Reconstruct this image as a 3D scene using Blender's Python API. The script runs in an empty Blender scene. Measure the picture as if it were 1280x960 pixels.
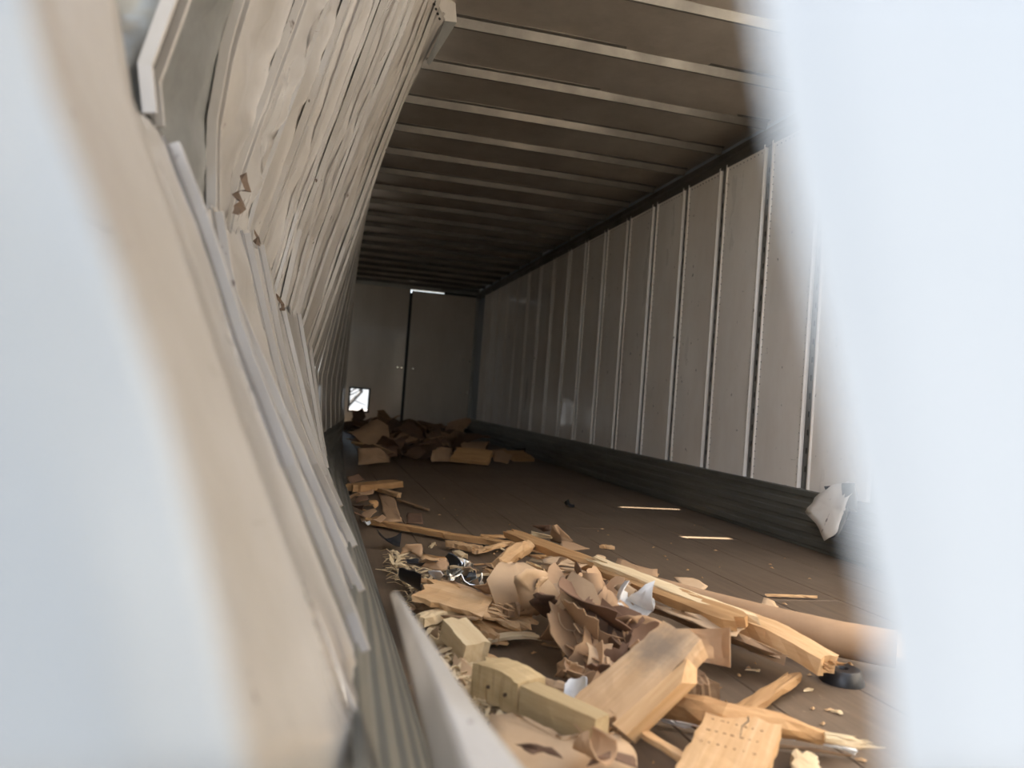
import bpy, bmesh, math, random
from mathutils import Vector, Matrix, noise

# ------------------------------------------------------------------ camera
F = 970.0
CAMZ = 0.745
def _n(v):
    return Vector(v).normalized()
cY = _n((-246.0, 2.0, F))                       # trailer axis in camera coords (right, down, forward)
_h = Vector((0.9973, 0.0741, 0.0))
cX = (_h - _h.dot(cY) * cY).normalized()
cZ = cX.cross(cY)
CAM = Vector((0.0, 0.0, CAMZ))
def c2w(c):
    c = Vector(c)
    return Vector((cX.dot(c), cY.dot(c), cZ.dot(c)))
S = bpy.context.scene
COL = S.collection
cam_d = bpy.data.cameras.new('camera')
cam = bpy.data.objects.new('camera', cam_d)
COL.objects.link(cam)
r_, u_, b_ = c2w((1, 0, 0)), c2w((0, -1, 0)), c2w((0, 0, -1))
cam.matrix_world = Matrix(((r_.x, u_.x, b_.x, CAM.x), (r_.y, u_.y, b_.y, CAM.y), (r_.z, u_.z, b_.z, CAM.z), (0, 0, 0, 1)))
cam_d.sensor_width = 36.0
cam_d.lens = F / 1280.0 * 36.0
cam_d.clip_start = 0.01
cam_d.clip_end = 300
cam_d.dof.use_dof = True
cam_d.dof.focus_distance = 3.4
cam_d.dof.aperture_fstop = 2.3
S.camera = cam

# ------------------------------------------------------------------ world, sun, exposure
S.view_settings.view_transform = 'Standard'
S.view_settings.look = 'None'
S.view_settings.gamma = 1.0
S.view_settings.use_curve_mapping = False
S.view_settings.exposure = 0.66
W = bpy.data.worlds.new('world')
S.world = W
W.use_nodes = True
wn = W.node_tree.nodes
wl = W.node_tree.links
wn.clear()
w_out = wn.new('ShaderNodeOutputWorld')
w_bg = wn.new('ShaderNodeBackground')
w_sky = wn.new('ShaderNodeTexSky')
w_sky.sky_type = 'NISHITA'
w_sky.sun_disc = False
w_sky.sun_elevation = math.radians(50)
w_sky.sun_rotation = math.radians(257)
w_sky.air_density = 1.0
w_sky.dust_density = 3.0
w_mix = wn.new('ShaderNodeMix')
w_mix.data_type = 'RGBA'
w_mix.inputs[0].default_value = 0.35
w_mix.inputs[7].default_value = (5.0, 5.2, 5.5, 1)
wl.new(w_sky.outputs[0], w_mix.inputs[6])
wl.new(w_mix.outputs[2], w_bg.inputs[0])
w_bg.inputs[1].default_value = 0.33
wl.new(w_bg.outputs[0], w_out.inputs[0])

sun_d = bpy.data.lights.new('sun', 'SUN')
sun_d.energy = 24.0
sun_d.angle = math.radians(0.6)
sun_d.color = (1.0, 0.91, 0.78)
sun = bpy.data.objects.new('sun', sun_d)
COL.objects.link(sun)
SUN_TO = Vector((0.42, -0.20, -0.95))          # direction the light travels
sun.rotation_euler = SUN_TO.to_track_quat('-Z', 'Y').to_euler()
sun.location = (-5, -1.2, 12)

# ------------------------------------------------------------------ helpers
def ray(u, v):
    return c2w(((u - 640.0) / F, (v - 480.0) / F, 1.0))
def P(u, v, z=0.0):                             # photograph point -> point at height z
    w = ray(u, v)
    return CAM + w * ((z - CAMZ) / w.z)
def D(u, v, d):                                 # photograph point -> point at depth d
    return CAM + ray(u, v) * d
def PY(u, v, y):
    w = ray(u, v)
    return CAM + w * (y / w.y)
def PX(u, v, x):
    w = ray(u, v)
    return CAM + w * (x / w.x)

def mesh_of(name, verts, faces, mat, smooth=False):
    me = bpy.data.meshes.new(name)
    me.from_pydata([tuple(v) for v in verts], [], faces)
    me.update()
    bm = bmesh.new(); bm.from_mesh(me)
    bmesh.ops.recalc_face_normals(bm, faces=bm.faces)
    bm.to_mesh(me); bm.free()
    if smooth:
        for p in me.polygons:
            p.use_smooth = True
    me.materials.append(mat)
    return me
def link(name, me, parent=None, matrix=None):
    o = bpy.data.objects.new(name, me)
    COL.objects.link(o)
    if matrix is not None:
        o.matrix_world = matrix
    if parent is not None:
        o.parent = parent
    return o
def empty(name, loc=(0, 0, 0)):
    o = bpy.data.objects.new(name, None)
    COL.objects.link(o)
    o.location = loc
    return o
def tag(o, label=None, cat=None, group=None, kind=None):
    if label: o['label'] = label
    if cat: o['category'] = cat
    if group: o['group'] = group
    if kind: o['kind'] = kind
    return o
class MB:
    def __init__(s):
        s.v = []; s.f = []
    def add(s, verts, faces):
        b = len(s.v)
        s.v += [Vector(x) for x in verts]
        s.f += [[i + b for i in f] for f in faces]
    def box(s, x0, x1, y0, y1, z0, z1):
        s.add([(x0, y0, z0), (x1, y0, z0), (x1, y1, z0), (x0, y1, z0), (x0, y0, z1), (x1, y0, z1), (x1, y1, z1), (x0, y1, z1)],
              [(0, 3, 2, 1), (4, 5, 6, 7), (0, 1, 5, 4), (1, 2, 6, 5), (2, 3, 7, 6), (3, 0, 4, 7)])
    def tube(s, pts, radii, n=8):
        base = len(s.v)
        pts = [Vector(p) for p in pts]
        for i, p in enumerate(pts):
            t = (pts[min(i + 1, len(pts) - 1)] - pts[max(i - 1, 0)]).normalized()
            a = t.cross(Vector((0.13, 0.2, 1)))
            if a.length < 1e-3: a = t.cross(Vector((1, 0, 0)))
            a.normalize(); b = t.cross(a)
            for k in range(n):
                an = 2 * math.pi * k / n
                s.v.append(p + (a * math.cos(an) + b * math.sin(an)) * radii[i])
        for i in range(len(pts) - 1):
            for k in range(n):
                s.f.append([base + i * n + k, base + i * n + (k + 1) % n, base + (i + 1) * n + (k + 1) % n, base + (i + 1) * n + k])
        s.f.append([base + k for k in range(n)][::-1])
        s.f.append([base + (len(pts) - 1) * n + k for k in range(n)])
    def build(s, name, mat, parent=None, smooth=False):
        return link(name, mesh_of(name, s.v, s.f, mat, smooth), parent)

# ------------------------------------------------------------------ materials
def new_mat(name):
    m = bpy.data.materials.new(name)
    m.use_nodes = True
    nt = m.node_tree
    b = nt.nodes['Principled BSDF']
    return m, nt, b
def noise_node(nt, scale, detail=4, rough=0.6, vec=None, coord='Object', stretch=None):
    n = nt.nodes.new('ShaderNodeTexNoise')
    n.inputs['Scale'].default_value = scale
    n.inputs['Detail'].default_value = detail
    n.inputs['Roughness'].default_value = rough
    tc = nt.nodes.new('ShaderNodeTexCoord')
    mp = nt.nodes.new('ShaderNodeMapping')
    if stretch: mp.inputs['Scale'].default_value = stretch
    nt.links.new(tc.outputs[coord], mp.inputs[0])
    nt.links.new(mp.outputs[0], n.inputs['Vector'])
    return n
def ramp(nt, src, stops):
    r = nt.nodes.new('ShaderNodeValToRGB')
    el = r.color_ramp.elements
    el[0].position, el[0].color = stops[0][0], (*stops[0][1], 1)
    el[1].position, el[1].color = stops[-1][0], (*stops[-1][1], 1)
    for p, c in stops[1:-1]:
        e = el.new(p); e.color = (*c, 1)
    nt.links.new(src, r.inputs[0])
    return r
def mixc(nt, fac, a, b, mode='MIX'):
    m = nt.nodes.new('ShaderNodeMix')
    m.data_type = 'RGBA'; m.blend_type = mode
    for s, i in ((fac, 0), (a, 6), (b, 7)):
        if hasattr(s, 'is_linked') or hasattr(s, 'links'):
            nt.links.new(s, m.inputs[i])
        elif i == 0:
            m.inputs[0].default_value = s
        else:
            m.inputs[i].default_value = (*s, 1)
    return m.outputs[2]
def bump(nt, b, src, strength, dist=0.01):
    n = nt.nodes.new('ShaderNodeBump')
    n.inputs['Strength'].default_value = strength
    n.inputs['Distance'].default_value = dist
    nt.links.new(src, n.inputs['Height'])
    nt.links.new(n.outputs[0], b.inputs['Normal'])

def paint_mat(name, col, dirt, rough=0.25, spots=True, spotcol=(0.06, 0.035, 0.02), dirt_amt=1.0, dent=0.25, coat=0.3):
    m, nt, b = new_mat(name)
    d = noise_node(nt, 2.2, 6, 0.65, stretch=(1, 1, 0.35))
    c = ramp(nt, d.outputs[0], [(0.35, (0, 0, 0)), (0.75, (dirt_amt,) * 3)])
    colr = mixc(nt, c.outputs[0], col, dirt)
    if spots:
        s = noise_node(nt, 19, 3, 0.6, stretch=(1, 1, 0.6))
        sr = ramp(nt, s.outputs[0], [(0.70, (0, 0, 0)), (0.74, (0.85,) * 3)])
        colr = mixc(nt, sr.outputs[0], colr, spotcol)
        s2 = noise_node(nt, 7, 5, 0.7, stretch=(0.4, 0.4, 3.0))
        sr2 = ramp(nt, s2.outputs[0], [(0.69, (0, 0, 0)), (0.73, (0.6,) * 3)])
        colr = mixc(nt, sr2.outputs[0], colr, spotcol)
    nt.links.new(colr, b.inputs['Base Color'])
    rr = ramp(nt, d.outputs[0], [(0.3, (rough,) * 3), (0.8, (rough + 0.25,) * 3)])
    nt.links.new(rr.outputs[0], b.inputs['Roughness'])
    b.inputs['Coat Weight'].default_value = coat
    b.inputs['Coat Roughness'].default_value = 0.08
    dn = noise_node(nt, 3.2, 2, 0.4)
    bump(nt, b, dn.outputs[0], dent, 0.02)
    return m
def metal_mat(name, col, col2, rough=0.35, metallic=0.85, scale=4.0, stretch=None, bs=0.1):
    m, nt, b = new_mat(name)
    d = noise_node(nt, scale, 6, 0.7, stretch=stretch)
    c = ramp(nt, d.outputs[0], [(0.3, col), (0.72, col2)])
    nt.links.new(c.outputs[0], b.inputs['Base Color'])
    b.inputs['Metallic'].default_value = metallic
    rr = ramp(nt, d.outputs[0], [(0.3, (rough,) * 3), (0.75, (rough + 0.2,) * 3)])
    nt.links.new(rr.outputs[0], b.inputs['Roughness'])
    dn = noise_node(nt, 5, 2, 0.4)
    bump(nt, b, dn.outputs[0], bs, 0.02)
    return m
def wood_mat(name, c1, c2, c3, rough=0.65):
    m, nt, b = new_mat(name)
    g = noise_node(nt, 9, 5, 0.6, stretch=(0.35, 6, 6))
    k = noise_node(nt, 3, 3, 0.5, stretch=(0.8, 2, 2))
    c = ramp(nt, g.outputs[0], [(0.25, c1), (0.55, c2), (0.8, c3)])
    oi = nt.nodes.new('ShaderNodeObjectInfo')
    hs = nt.nodes.new('ShaderNodeHueSaturation')
    mr = nt.nodes.new('ShaderNodeMapRange')
    mr.inputs[3].default_value = 0.82; mr.inputs[4].default_value = 1.1
    nt.links.new(oi.outputs['Random'], mr.inputs[0])
    nt.links.new(mr.outputs[0], hs.inputs['Value'])
    kr = ramp(nt, k.outputs[0], [(0.62, (0, 0, 0)), (0.78, (0.55,) * 3)])
    nt.links.new(mixc(nt, kr.outputs[0], c.outputs[0], tuple(x * 0.5 for x in c1)), hs.inputs['Color'])
    nt.links.new(hs.outputs[0], b.inputs['Base Color'])
    b.inputs['Roughness'].default_value = rough
    bump(nt, b, g.outputs[0], 0.5, 0.004)
    return m
def card_mat(name, c1, c2, rough=0.8):
    m, nt, b = new_mat(name)
    g = noise_node(nt, 6, 5, 0.65)
    c = ramp(nt, g.outputs[0], [(0.3, c1), (0.72, c2)])
    oi = nt.nodes.new('ShaderNodeObjectInfo')
    hs = nt.nodes.new('ShaderNodeHueSaturation')
    mr = nt.nodes.new('ShaderNodeMapRange')
    mr.inputs[3].default_value = 0.8; mr.inputs[4].default_value = 1.1
    nt.links.new(oi.outputs['Random'], mr.inputs[0])
    nt.links.new(mr.outputs[0], hs.inputs['Value'])
    nt.links.new(c.outputs[0], hs.inputs['Color'])
    nt.links.new(hs.outputs[0], b.inputs['Base Color'])
    b.inputs['Roughness'].default_value = rough
    f = noise_node(nt, 60, 3, 0.6)
    bump(nt, b, f.outputs[0], 0.15, 0.003)
    return m
def plain_mat(name, col, rough=0.5, metallic=0.0):
    m, nt, b = new_mat(name)
    n = noise_node(nt, 12, 4, 0.6)
    c = ramp(nt, n.outputs[0], [(0.3, tuple(x * 0.8 for x in col)), (0.7, tuple(min(1, x * 1.15) for x in col))])
    nt.links.new(c.outputs[0], b.inputs['Base Color'])
    b.inputs['Roughness'].default_value = rough
    b.inputs['Metallic'].default_value = metallic
    return m

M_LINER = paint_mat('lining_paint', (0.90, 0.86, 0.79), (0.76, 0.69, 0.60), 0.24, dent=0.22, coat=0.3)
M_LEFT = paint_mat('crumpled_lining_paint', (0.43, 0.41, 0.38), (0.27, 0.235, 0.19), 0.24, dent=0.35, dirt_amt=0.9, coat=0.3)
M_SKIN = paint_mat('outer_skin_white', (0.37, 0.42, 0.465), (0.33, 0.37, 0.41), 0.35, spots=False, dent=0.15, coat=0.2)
M_DOOR = paint_mat('door_paint', (0.72, 0.66, 0.58), (0.60, 0.54, 0.46), 0.35, spots=False, dent=0.1, coat=0.2)
M_GALV = metal_mat('galvanised_steel', (0.34, 0.34, 0.32), (0.20, 0.20, 0.18), 0.32, 0.6, 3.0, bs=0.12)
M_SCUFF = metal_mat('scuff_steel', (0.30, 0.30, 0.27), (0.15, 0.15, 0.13), 0.30, 0.6, 2.0, stretch=(1, 0.25, 3), bs=0.2)
M_GALVD = metal_mat('shaded_post_steel', (0.16, 0.15, 0.14), (0.09, 0.085, 0.075), 0.4, 0.5, 3.0)  # darkened steel copy; shade of the recessed gaps put into the colour
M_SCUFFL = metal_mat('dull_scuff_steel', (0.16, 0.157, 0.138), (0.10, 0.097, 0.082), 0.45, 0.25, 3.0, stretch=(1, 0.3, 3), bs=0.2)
M_ROOF = metal_mat('roof_sheet', (0.56, 0.51, 0.44), (0.38, 0.34, 0.29), 0.28, 0.68, 1.5, bs=0.35)
M_BOW = metal_mat('roof_bow_steel', (0.20, 0.19, 0.17), (0.12, 0.112, 0.10), 0.36, 0.65, 3.0)
M_DARK = plain_mat('dark_rubber', (0.018, 0.017, 0.016), 0.6)
M_BLACK = plain_mat('black_plastic', (0.02, 0.021, 0.024), 0.35)
M_TORN = plain_mat('torn_metal_edge', (0.10, 0.065, 0.04), 0.8)
M_RIVET = plain_mat('rivet_grey', (0.10, 0.09, 0.08), 0.5, 0.5)
M_WOOD = wood_mat('pine_fresh', (0.50, 0.29, 0.13), (0.61, 0.39, 0.20), (0.70, 0.48, 0.28))
M_STOUT = wood_mat('pine_smudged', (0.53, 0.33, 0.17), (0.62, 0.41, 0.23), (0.70, 0.50, 0.31))
nt = M_STOUT.node_tree; b = nt.nodes['Principled BSDF']
tc = nt.nodes.new('ShaderNodeTexCoord'); vm = nt.nodes.new('ShaderNodeVectorMath'); vm.operation = 'DISTANCE'
vm.inputs[1].default_value = (0.075, 0.005, 0.03)
nt.links.new(tc.outputs['Object'], vm.inputs[0])
ns = noise_node(nt, 30, 4, 0.7)
ma = nt.nodes.new('ShaderNodeMath'); ma.operation = 'MULTIPLY_ADD'; ma.inputs[1].default_value = 0.10
nt.links.new(ns.outputs[0], ma.inputs[0]); nt.links.new(vm.outputs['Value'], ma.inputs[2])
sr = ramp(nt, ma.outputs[0], [(0.07, (0.7,) * 3), (0.15, (0, 0, 0))])
old = b.inputs['Base Color'].links[0].from_socket
nt.links.new(mixc(nt, sr.outputs[0], old, (0.16, 0.14, 0.12)), b.inputs['Base Color'])
M_WOODP = wood_mat('pine_pale', (0.68, 0.50, 0.29), (0.76, 0.60, 0.37), (0.84, 0.69, 0.47))
M_WOODO = wood_mat('pine_orange', (0.40, 0.21, 0.085), (0.52, 0.30, 0.13), (0.60, 0.37, 0.175))
M_WOODR = wood_mat('pine_olive', (0.46, 0.33, 0.17), (0.56, 0.42, 0.23), (0.64, 0.50, 0.30))
M_WOODD = wood_mat('weathered_wood', (0.20, 0.12, 0.06), (0.32, 0.20, 0.11), (0.42, 0.29, 0.17))
M_CARD = card_mat('brown_paperboard', (0.42, 0.262, 0.145), (0.52, 0.335, 0.195))
M_CARDL = card_mat('pale_paperboard', (0.53, 0.36, 0.215), (0.62, 0.44, 0.275))
M_CARDD = card_mat('shaded_paperboard', (0.15, 0.085, 0.052), (0.22, 0.125, 0.075))  # brown of the paperboard's shaded sides put into the colour
M_WHITE = plain_mat('white_plastic_film', (0.75, 0.75, 0.74), 0.3)
M_FOIL = plain_mat('crumpled_foil', (0.75, 0.74, 0.70), 0.18, 0.9)

# floor planks
M_FLOOR, nt, b = new_mat('worn_floor_board')
g = noise_node(nt, 5, 6, 0.7, stretch=(6, 0.4, 1))
g2 = noise_node(nt, 1.3, 6, 0.65)
c = ramp(nt, g.outputs[0], [(0.3, (0.100, 0.068, 0.044)), (0.75, (0.185, 0.130, 0.085))])
c2 = ramp(nt, g2.outputs[0], [(0.42, (0, 0, 0)), (0.72, (0.6,) * 3)])
cc = mixc(nt, c2.outputs[0], c.outputs[0], (0.225, 0.168, 0.115))
g3 = noise_node(nt, 24, 4, 0.7, stretch=(1.5, 0.6, 1))
c3 = ramp(nt, g3.outputs[0], [(0.66, (0, 0, 0)), (0.72, (0.45,) * 3)])
cc = mixc(nt, c3.outputs[0], cc, (0.34, 0.27, 0.19))
nt.links.new(cc, b.inputs['Base Color'])
b.inputs['Roughness'].default_value = 0.5
bump(nt, b, g.outputs[0], 0.25, 0.004)
M_GROUND = plain_mat('gravel_yard', (0.13, 0.125, 0.12), 0.9)

# ------------------------------------------------------------------ setting: the trailer box
XR, XL, ZC, YB = 2.88, 0.40, 2.745, 14.6
Y0 = -1.4                                        # torn front end, behind the camera
ROOF0 = 3.0                                     # the roof is peeled off ahead of this
PITCH = 0.61
rnd = random.Random(7)

# yard
mb = MB(); mb.add([(-60, -60, -1.25), (60, -60, -1.25), (60, 80, -1.25), (-60, 80, -1.25)], [(0, 1, 2, 3)])
g = mb.build('ground', M_GROUND); tag(g, kind='structure')

# floor: a sub floor with boards
mb = MB(); mb.box(XL - 0.19, XR + 0.05, Y0, YB + 0.1, -0.16, -0.03)
floor = mb.build('floor', M_DARK); tag(floor, 'worn dark hardwood trailer floor of long boards', kind='structure')
nb = 8
bw = (XR - XL + 0.20) / nb
for i in range(nb):
    x0 = XL - 0.18 + i * bw
    cuts = [Y0, 2.0 + (i * 1.37) % 3.0, 7.0 + (i * 2.11) % 3.5, YB]
    for k in range(3):
        mb = MB()
        g_ = 0.0025
        x1, ya, yb = x0 + bw - g_, cuts[k], cuts[k + 1] - g_
        ch = 0.003
        mb.add([(x0, ya, -0.03), (x1, ya, -0.03), (x1, yb, -0.03), (x0, yb, -0.03),
                (x0, ya, -ch), (x1, ya, -ch), (x1, yb, -ch), (x0, yb, -ch),
                (x0 + ch, ya + ch, 0), (x1 - ch, ya + ch, 0), (x1 - ch, yb - ch, 0), (x0 + ch, yb - ch, 0)],
               [(0, 3, 2, 1), (0, 1, 5, 4), (1, 2, 6, 5), (2, 3, 7, 6), (3, 0, 4, 7), (4, 5, 9, 8), (5, 6, 10, 9), (6, 7, 11, 10), (7, 4, 8, 11), (8, 9, 10, 11)])
        mb.build('floorboard', M_FLOOR, floor)

# unseen nose wall added behind the camera to cut light down the trailer
mb = MB(); mb.box(XL, XR + 0.05, Y0 - 0.05, Y0, -0.1, ZC)
wall_f = mb.build('added_wall_front', M_GALV); tag(wall_f, 'unseen nose wall added to cut light from the front', kind='structure')

# right wall: outer skin with lining panels, posts, rails
mb = MB(); mb.box(XR + 0.035, XR + 0.05, Y0, YB + 0.1, -0.1, ZC + 0.05)
wall_r = mb.build('wall_right', M_SKIN); tag(wall_r, 'right trailer wall of white lining panels between grey posts', kind='structure')
SCZ = 0.345
PTOP = ZC - 0.115
POSTW = 0.085
riv = MB()
def rivet(mbx, p, r=0.0045, h=0.003):
    x, y, z = p
    vs = [(x, y + r * math.cos(a), z + r * math.sin(a)) for a in [k * math.pi / 3 for k in range(6)]]
    vs2 = [(x - h, y + 0.6 * r * math.cos(a), z + 0.6 * r * math.sin(a)) for a in [k * math.pi / 3 for k in range(6)]]
    mbx.add(vs + vs2, [[k, (k + 1) % 6, 6 + (k + 1) % 6, 6 + k] for k in range(6)] + [[6, 7, 8, 9, 10, 11]])
# post positions taken from the photograph
y_post0 = PX(935, 601, XR).y
posts = []
k = -9
while True:
    y = y_post0 + k * PITCH
    if y > YB - 0.15: break
    if y > Y0 + 0.1: posts.append(y)
    k += 1
HOLE_Y = PX(1035, 640, XR).y
HOLE_Z = PX(1035, 640, XR).z
def panel_mesh(ya, yb, seed):
    rr = random.Random(seed)
    n, m = 4, 9
    vs, fs = [], []
    lip = 0.010
    jag = [rr.uniform(-0.012, 0.012) for _ in range(n + 1)]
    for j in range(m + 1):
        z = SCZ - 0.01 + (PTOP - SCZ + 0.01) * j / m
        for i in range(n + 1):
            y = ya + (yb - ya) * i / n
            dx = 0.0
            if 0 < i < n and 0 < j < m:
                dx = rr.uniform(-0.005, 0.005) + (0.012 * noise.noise((y * 1.7, z * 1.3, 3.1)))
            zz = z + (jag[i] if j == 0 else 0)
            vs.append((XR - 0.004 + dx, y, zz))
    for j in range(m):
        for i in range(n):
            a = j * (n + 1) + i
            fs.append((a, a + 1, a + n + 2, a + n + 1))
    # hemmed lips standing proud along both upright edges
    for (y, s) in ((ya, 1), (yb, -1)):
        b0 = len(vs)
        w = 0.014
        for z in (SCZ, PTOP):
            vs += [(XR + 0.012, y, z), (XR - 0.004 - lip, y, z), (XR - 0.004 - lip, y + s * w, z), (XR - 0.003, y + s * (w + 0.006), z)]
        for q in range(3):
            fs.append((b0 + q, b0 + q + 1, b0 + 4 + q + 1, b0 + 4 + q))
    return vs, fs
for i in range(len(posts) - 1):
    ya, yb = posts[i] + POSTW / 2, posts[i + 1] - POSTW / 2
    vs, fs = panel_mesh(ya, yb, i)
    link('panel', mesh_of('panel', vs, fs, M_LINER, True), wall_r)
    if posts[i] > 3.5 and posts[i] < 9.5:
        for y in (ya + 0.026, yb - 0.026):
            z = SCZ + 0.03
            while z < PTOP - 0.06:
                rivet(riv, (XR - 0.004, y, z)); z += 0.05
        for q in range(10):
            rivet(riv, (XR - 0.004, ya + 0.05 + (yb - ya - 0.1) * q / 9, PTOP - 0.045), 0.006)
r_o = riv.build('rivets', M_RIVET, wall_r); r_o['kind'] = 'stuff'
slots = MB()
for y in posts:
    mb = MB()
    w = POSTW / 2
    prof = [(XR + 0.03, -w - 0.02), (XR + 0.016, -w - 0.02), (XR + 0.016, -w * 0.62), (XR + 0.004, -w * 0.5), (XR + 0.004, w * 0.5), (XR + 0.016, w * 0.62), (XR + 0.016, w + 0.02), (XR + 0.03, w + 0.02)]
    vs = [(x, y + q, SCZ - 0.02) for x, q in prof] + [(x, y + q, PTOP + 0.02) for x, q in prof]
    n = len(prof)
    mb.add(vs, [(q, q + 1, n + q + 1, n + q) for q in range(n - 1)])
    mb.build('post', M_GALV, wall_r)
    if 3.5 < y < 8.5:
        z = SCZ + 0.1
        while z < PTOP - 0.1:
            slots.box(XR + 0.0025, XR + 0.0045, y - 0.005, y + 0.005, z, z + 0.035)
            z += 0.11
s_o = slots.build('post_slots', M_DARK, wall_r); s_o['kind'] = 'stuff'
# top rail
mb = MB()
prof = [(XR + 0.03, PTOP - 0.02), (XR - 0.012, PTOP - 0.02), (XR - 0.012, PTOP + 0.035), (XR - 0.03, PTOP + 0.045), (XR - 0.03, PTOP + 0.06), (XR + 0.005, PTOP + 0.07), (XR + 0.005, ZC), (XR + 0.03, ZC)]
n = len(prof)
mb.add([(x, ROOF0 - 0.6, z) for x, z in prof] + [(x, YB, z) for x, z in prof], [(q, q + 1, n + q + 1, n + q) for q in range(n - 1)])
mb.build('top_rail', M_BOW, wall_r)
# corrugated scuff plates
def scuff(ya, yb, x, dirx, mat, parent, name='scuff_plate'):
    prof = []
    nr = 5
    for k in range(nr):
        z0 = SCZ * k / nr; h = SCZ / nr
        prof += [(0.004, z0 + 0.004), (0.004, z0 + h * 0.30), (0.013, z0 + h * 0.42), (0.013, z0 + h * 0.86), (0.004, z0 + h * 0.97)]
    prof = [(-0.03, 0.0)] + prof + [(-0.03, SCZ)]
    n = len(prof)
    m2 = MB()
    m2.add([(x + dirx * a, ya, z) for a, z in prof] + [(x + dirx * a, yb, z) for a, z in prof], [(q, q + 1, n + q + 1, n + q) for q in range(n - 1)])
    return m2.build(name, mat, parent)
for ya, yb in ((Y0, 3.1), (3.1, PX(757, 596, XR).y), (PX(757, 596, XR).y + 0.006, 11.6), (11.606, YB)):
    scuff(ya, yb, XR, -1, M_SCUFF, wall_r)

# ceiling: roof sheet with bows, torn open along two bows where the sun comes through
bow1 = PX(958, 98, XR - 0.02).y
def slit_for(u, v):
    f = P(u, v, 0.0)
    t = (ZC + 0.05) / -SUN_TO.z
    c = f - SUN_TO * t
    kk = round((c.y - 0.06 - bow1) / PITCH)
    return c.x, bow1 + kk * PITCH + 0.066
slits = []
for (u, v, w, hh) in ((812, 635, 0.24, 0.034), (908, 682, 0.16, 0.045)):
    x, y = slit_for(u, v)
    slits.append((x - w, x + w, y, y + hh))
xs = sorted([XL - 0.60 + (XR + 0.05 - XL + 0.60) * i / 8 for i in range(9)] + [q for a, b_, _, _ in slits for q in (a, (a + b_) / 2, b_)])
ys = sorted([ROOF0 + (YB + 0.1 - ROOF0) * j / 40 for j in range(41)] + [q for _, _, a, b_ in slits for q in (a, b_)])
vs, fs = [], []
for j, y in enumerate(ys):
    for i, x in enumerate(xs):
        vs.append((x, y, ZC + 0.05 + 0.012 * noise.noise((x * 1.3, y * 1.1, 0.7)) + (0.02 * rnd.random() if j == 0 else 0)))
nx_ = len(xs)
for j in range(len(ys) - 1):
    for i in range(nx_ - 1):
        cx, cy = (xs[i] + xs[i + 1]) / 2, (ys[j] + ys[j + 1]) / 2
        if any(a < cx < b_ and c_ < cy < d_ for a, b_, c_, d_ in slits): continue
        a = j * nx_ + i
        fs.append((a, a + 1, a + nx_ + 1, a + nx_))
mb = MB(); mb.add(vs, fs)
ceil = mb.build('ceiling', M_ROOF, None, True); tag(ceil, 'bare metal trailer roof sheet with cross bows', kind='structure')
y = ROOF0 + 0.2
bow1 = PX(958, 98, XR - 0.02).y
off = (bow1 - y) % PITCH
y += off
while y < YB - 0.05:
    mb = MB()
    prof = [(-0.062, 0.048), (-0.062, 0.044), (-0.030, 0.044), (-0.008, 0.0), (0.008, 0.0), (0.030, 0.044), (0.062, 0.044), (0.062, 0.048)]
    n = len(prof)
    sg = 0.012
    vs = []
    for t in (0, 0.33, 0.67, 1.0):
        x = XL - 0.03 + (XR - XL + 0.03) * t
        vs += [(x, y + a, ZC + z + sg * math.sin(math.pi * t) * 0.6) for a, z in prof]
    for s in range(3):
        mb.add([], [])
        for q in range(n - 1):
            mb.f.append([s * n + q, s * n + q + 1, (s + 1) * n + q + 1, (s + 1) * n + q])
    mb.v = [Vector(v) for v in vs]
    mb.build('roof_bow', M_BOW, ceil)
    y += PITCH

# unseen roof strip added above the frame to keep sun off the near sheets
mb = MB()
vs, fs = [], []
for j in range(10):
    y = Y0 + (ROOF0 + 0.1 - Y0) * j / 9
    for i in range(6):
        x = -1.5 + 2.15 * i / 5
        vs.append((x + (0.1 * rnd.random() if i == 5 else 0), y, ZC + 0.35 - 0.06 * i + 0.03 * noise.noise((x * 2, y * 2, 9))))
for j in range(9):
    for i in range(5):
        a = j * 6 + i
        fs.append((a, a + 1, a + 7, a + 6))
mb.add(vs, fs)
mb.build('sun_blocking_roof_sheet', M_ROOF, ceil, True)

# back wall: header, posts, the two door leaves, the hatch
mb = MB()
mb.box(XL - 0.15, XR + 0.06, YB, YB + 0.12, ZC - 0.06, ZC + 0.08)
mb.box(XL - 0.15, XR + 0.06, YB, YB + 0.12, -0.2, 0.0)
mb.box(XR - 0.02, XR + 0.06, YB, YB + 0.12, 0.0, ZC - 0.06)
mb.box(XL - 0.15, XL + 0.03, YB, YB + 0.12, 0.0, ZC - 0.06)
wall_b = mb.build('wall_back', M_GALV); tag(wall_b, 'rear door frame of the trailer', kind='structure')
c_top = PY(514, 364, YB); c_bot = PY(503, 521, YB)
xm = 0.5 * (c_top.x + c_bot.x)
ha = PY(438.5, 485.5, YB); hb = PY(459, 514, YB)
hx0, hx1, hz0, hz1 = min(ha.x, PY(438, 514, YB).x), max(hb.x, PY(459, 486, YB).x), hb.z, ha.z
if hx0 < XL + 0.14: hx0 = XL + 0.14
def door(name, x0, x1, z0, z1, holes=None):
    m2 = MB()
    if holes:
        a, b_2, c_, d_ = holes
        m2.box(x0, a, YB + 0.01, YB + 0.06, z0, z1)
        m2.box(b_2, x1, YB + 0.01, YB + 0.06, z0, z1)
        m2.box(a, b_2, YB + 0.01, YB + 0.06, z0, c_)
        m2.box(a, b_2, YB + 0.01, YB + 0.06, d_, z1)
    else:
        m2.box(x0, x1, YB + 0.01, YB + 0.06, z0, z1)
    return m2.build(name, M_DOOR)
zt = ZC - 0.06
d1 = door('door_1', XL + 0.0, xm - 0.012, 0.0, zt, (hx0, hx1, hz0, hz1))
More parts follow.
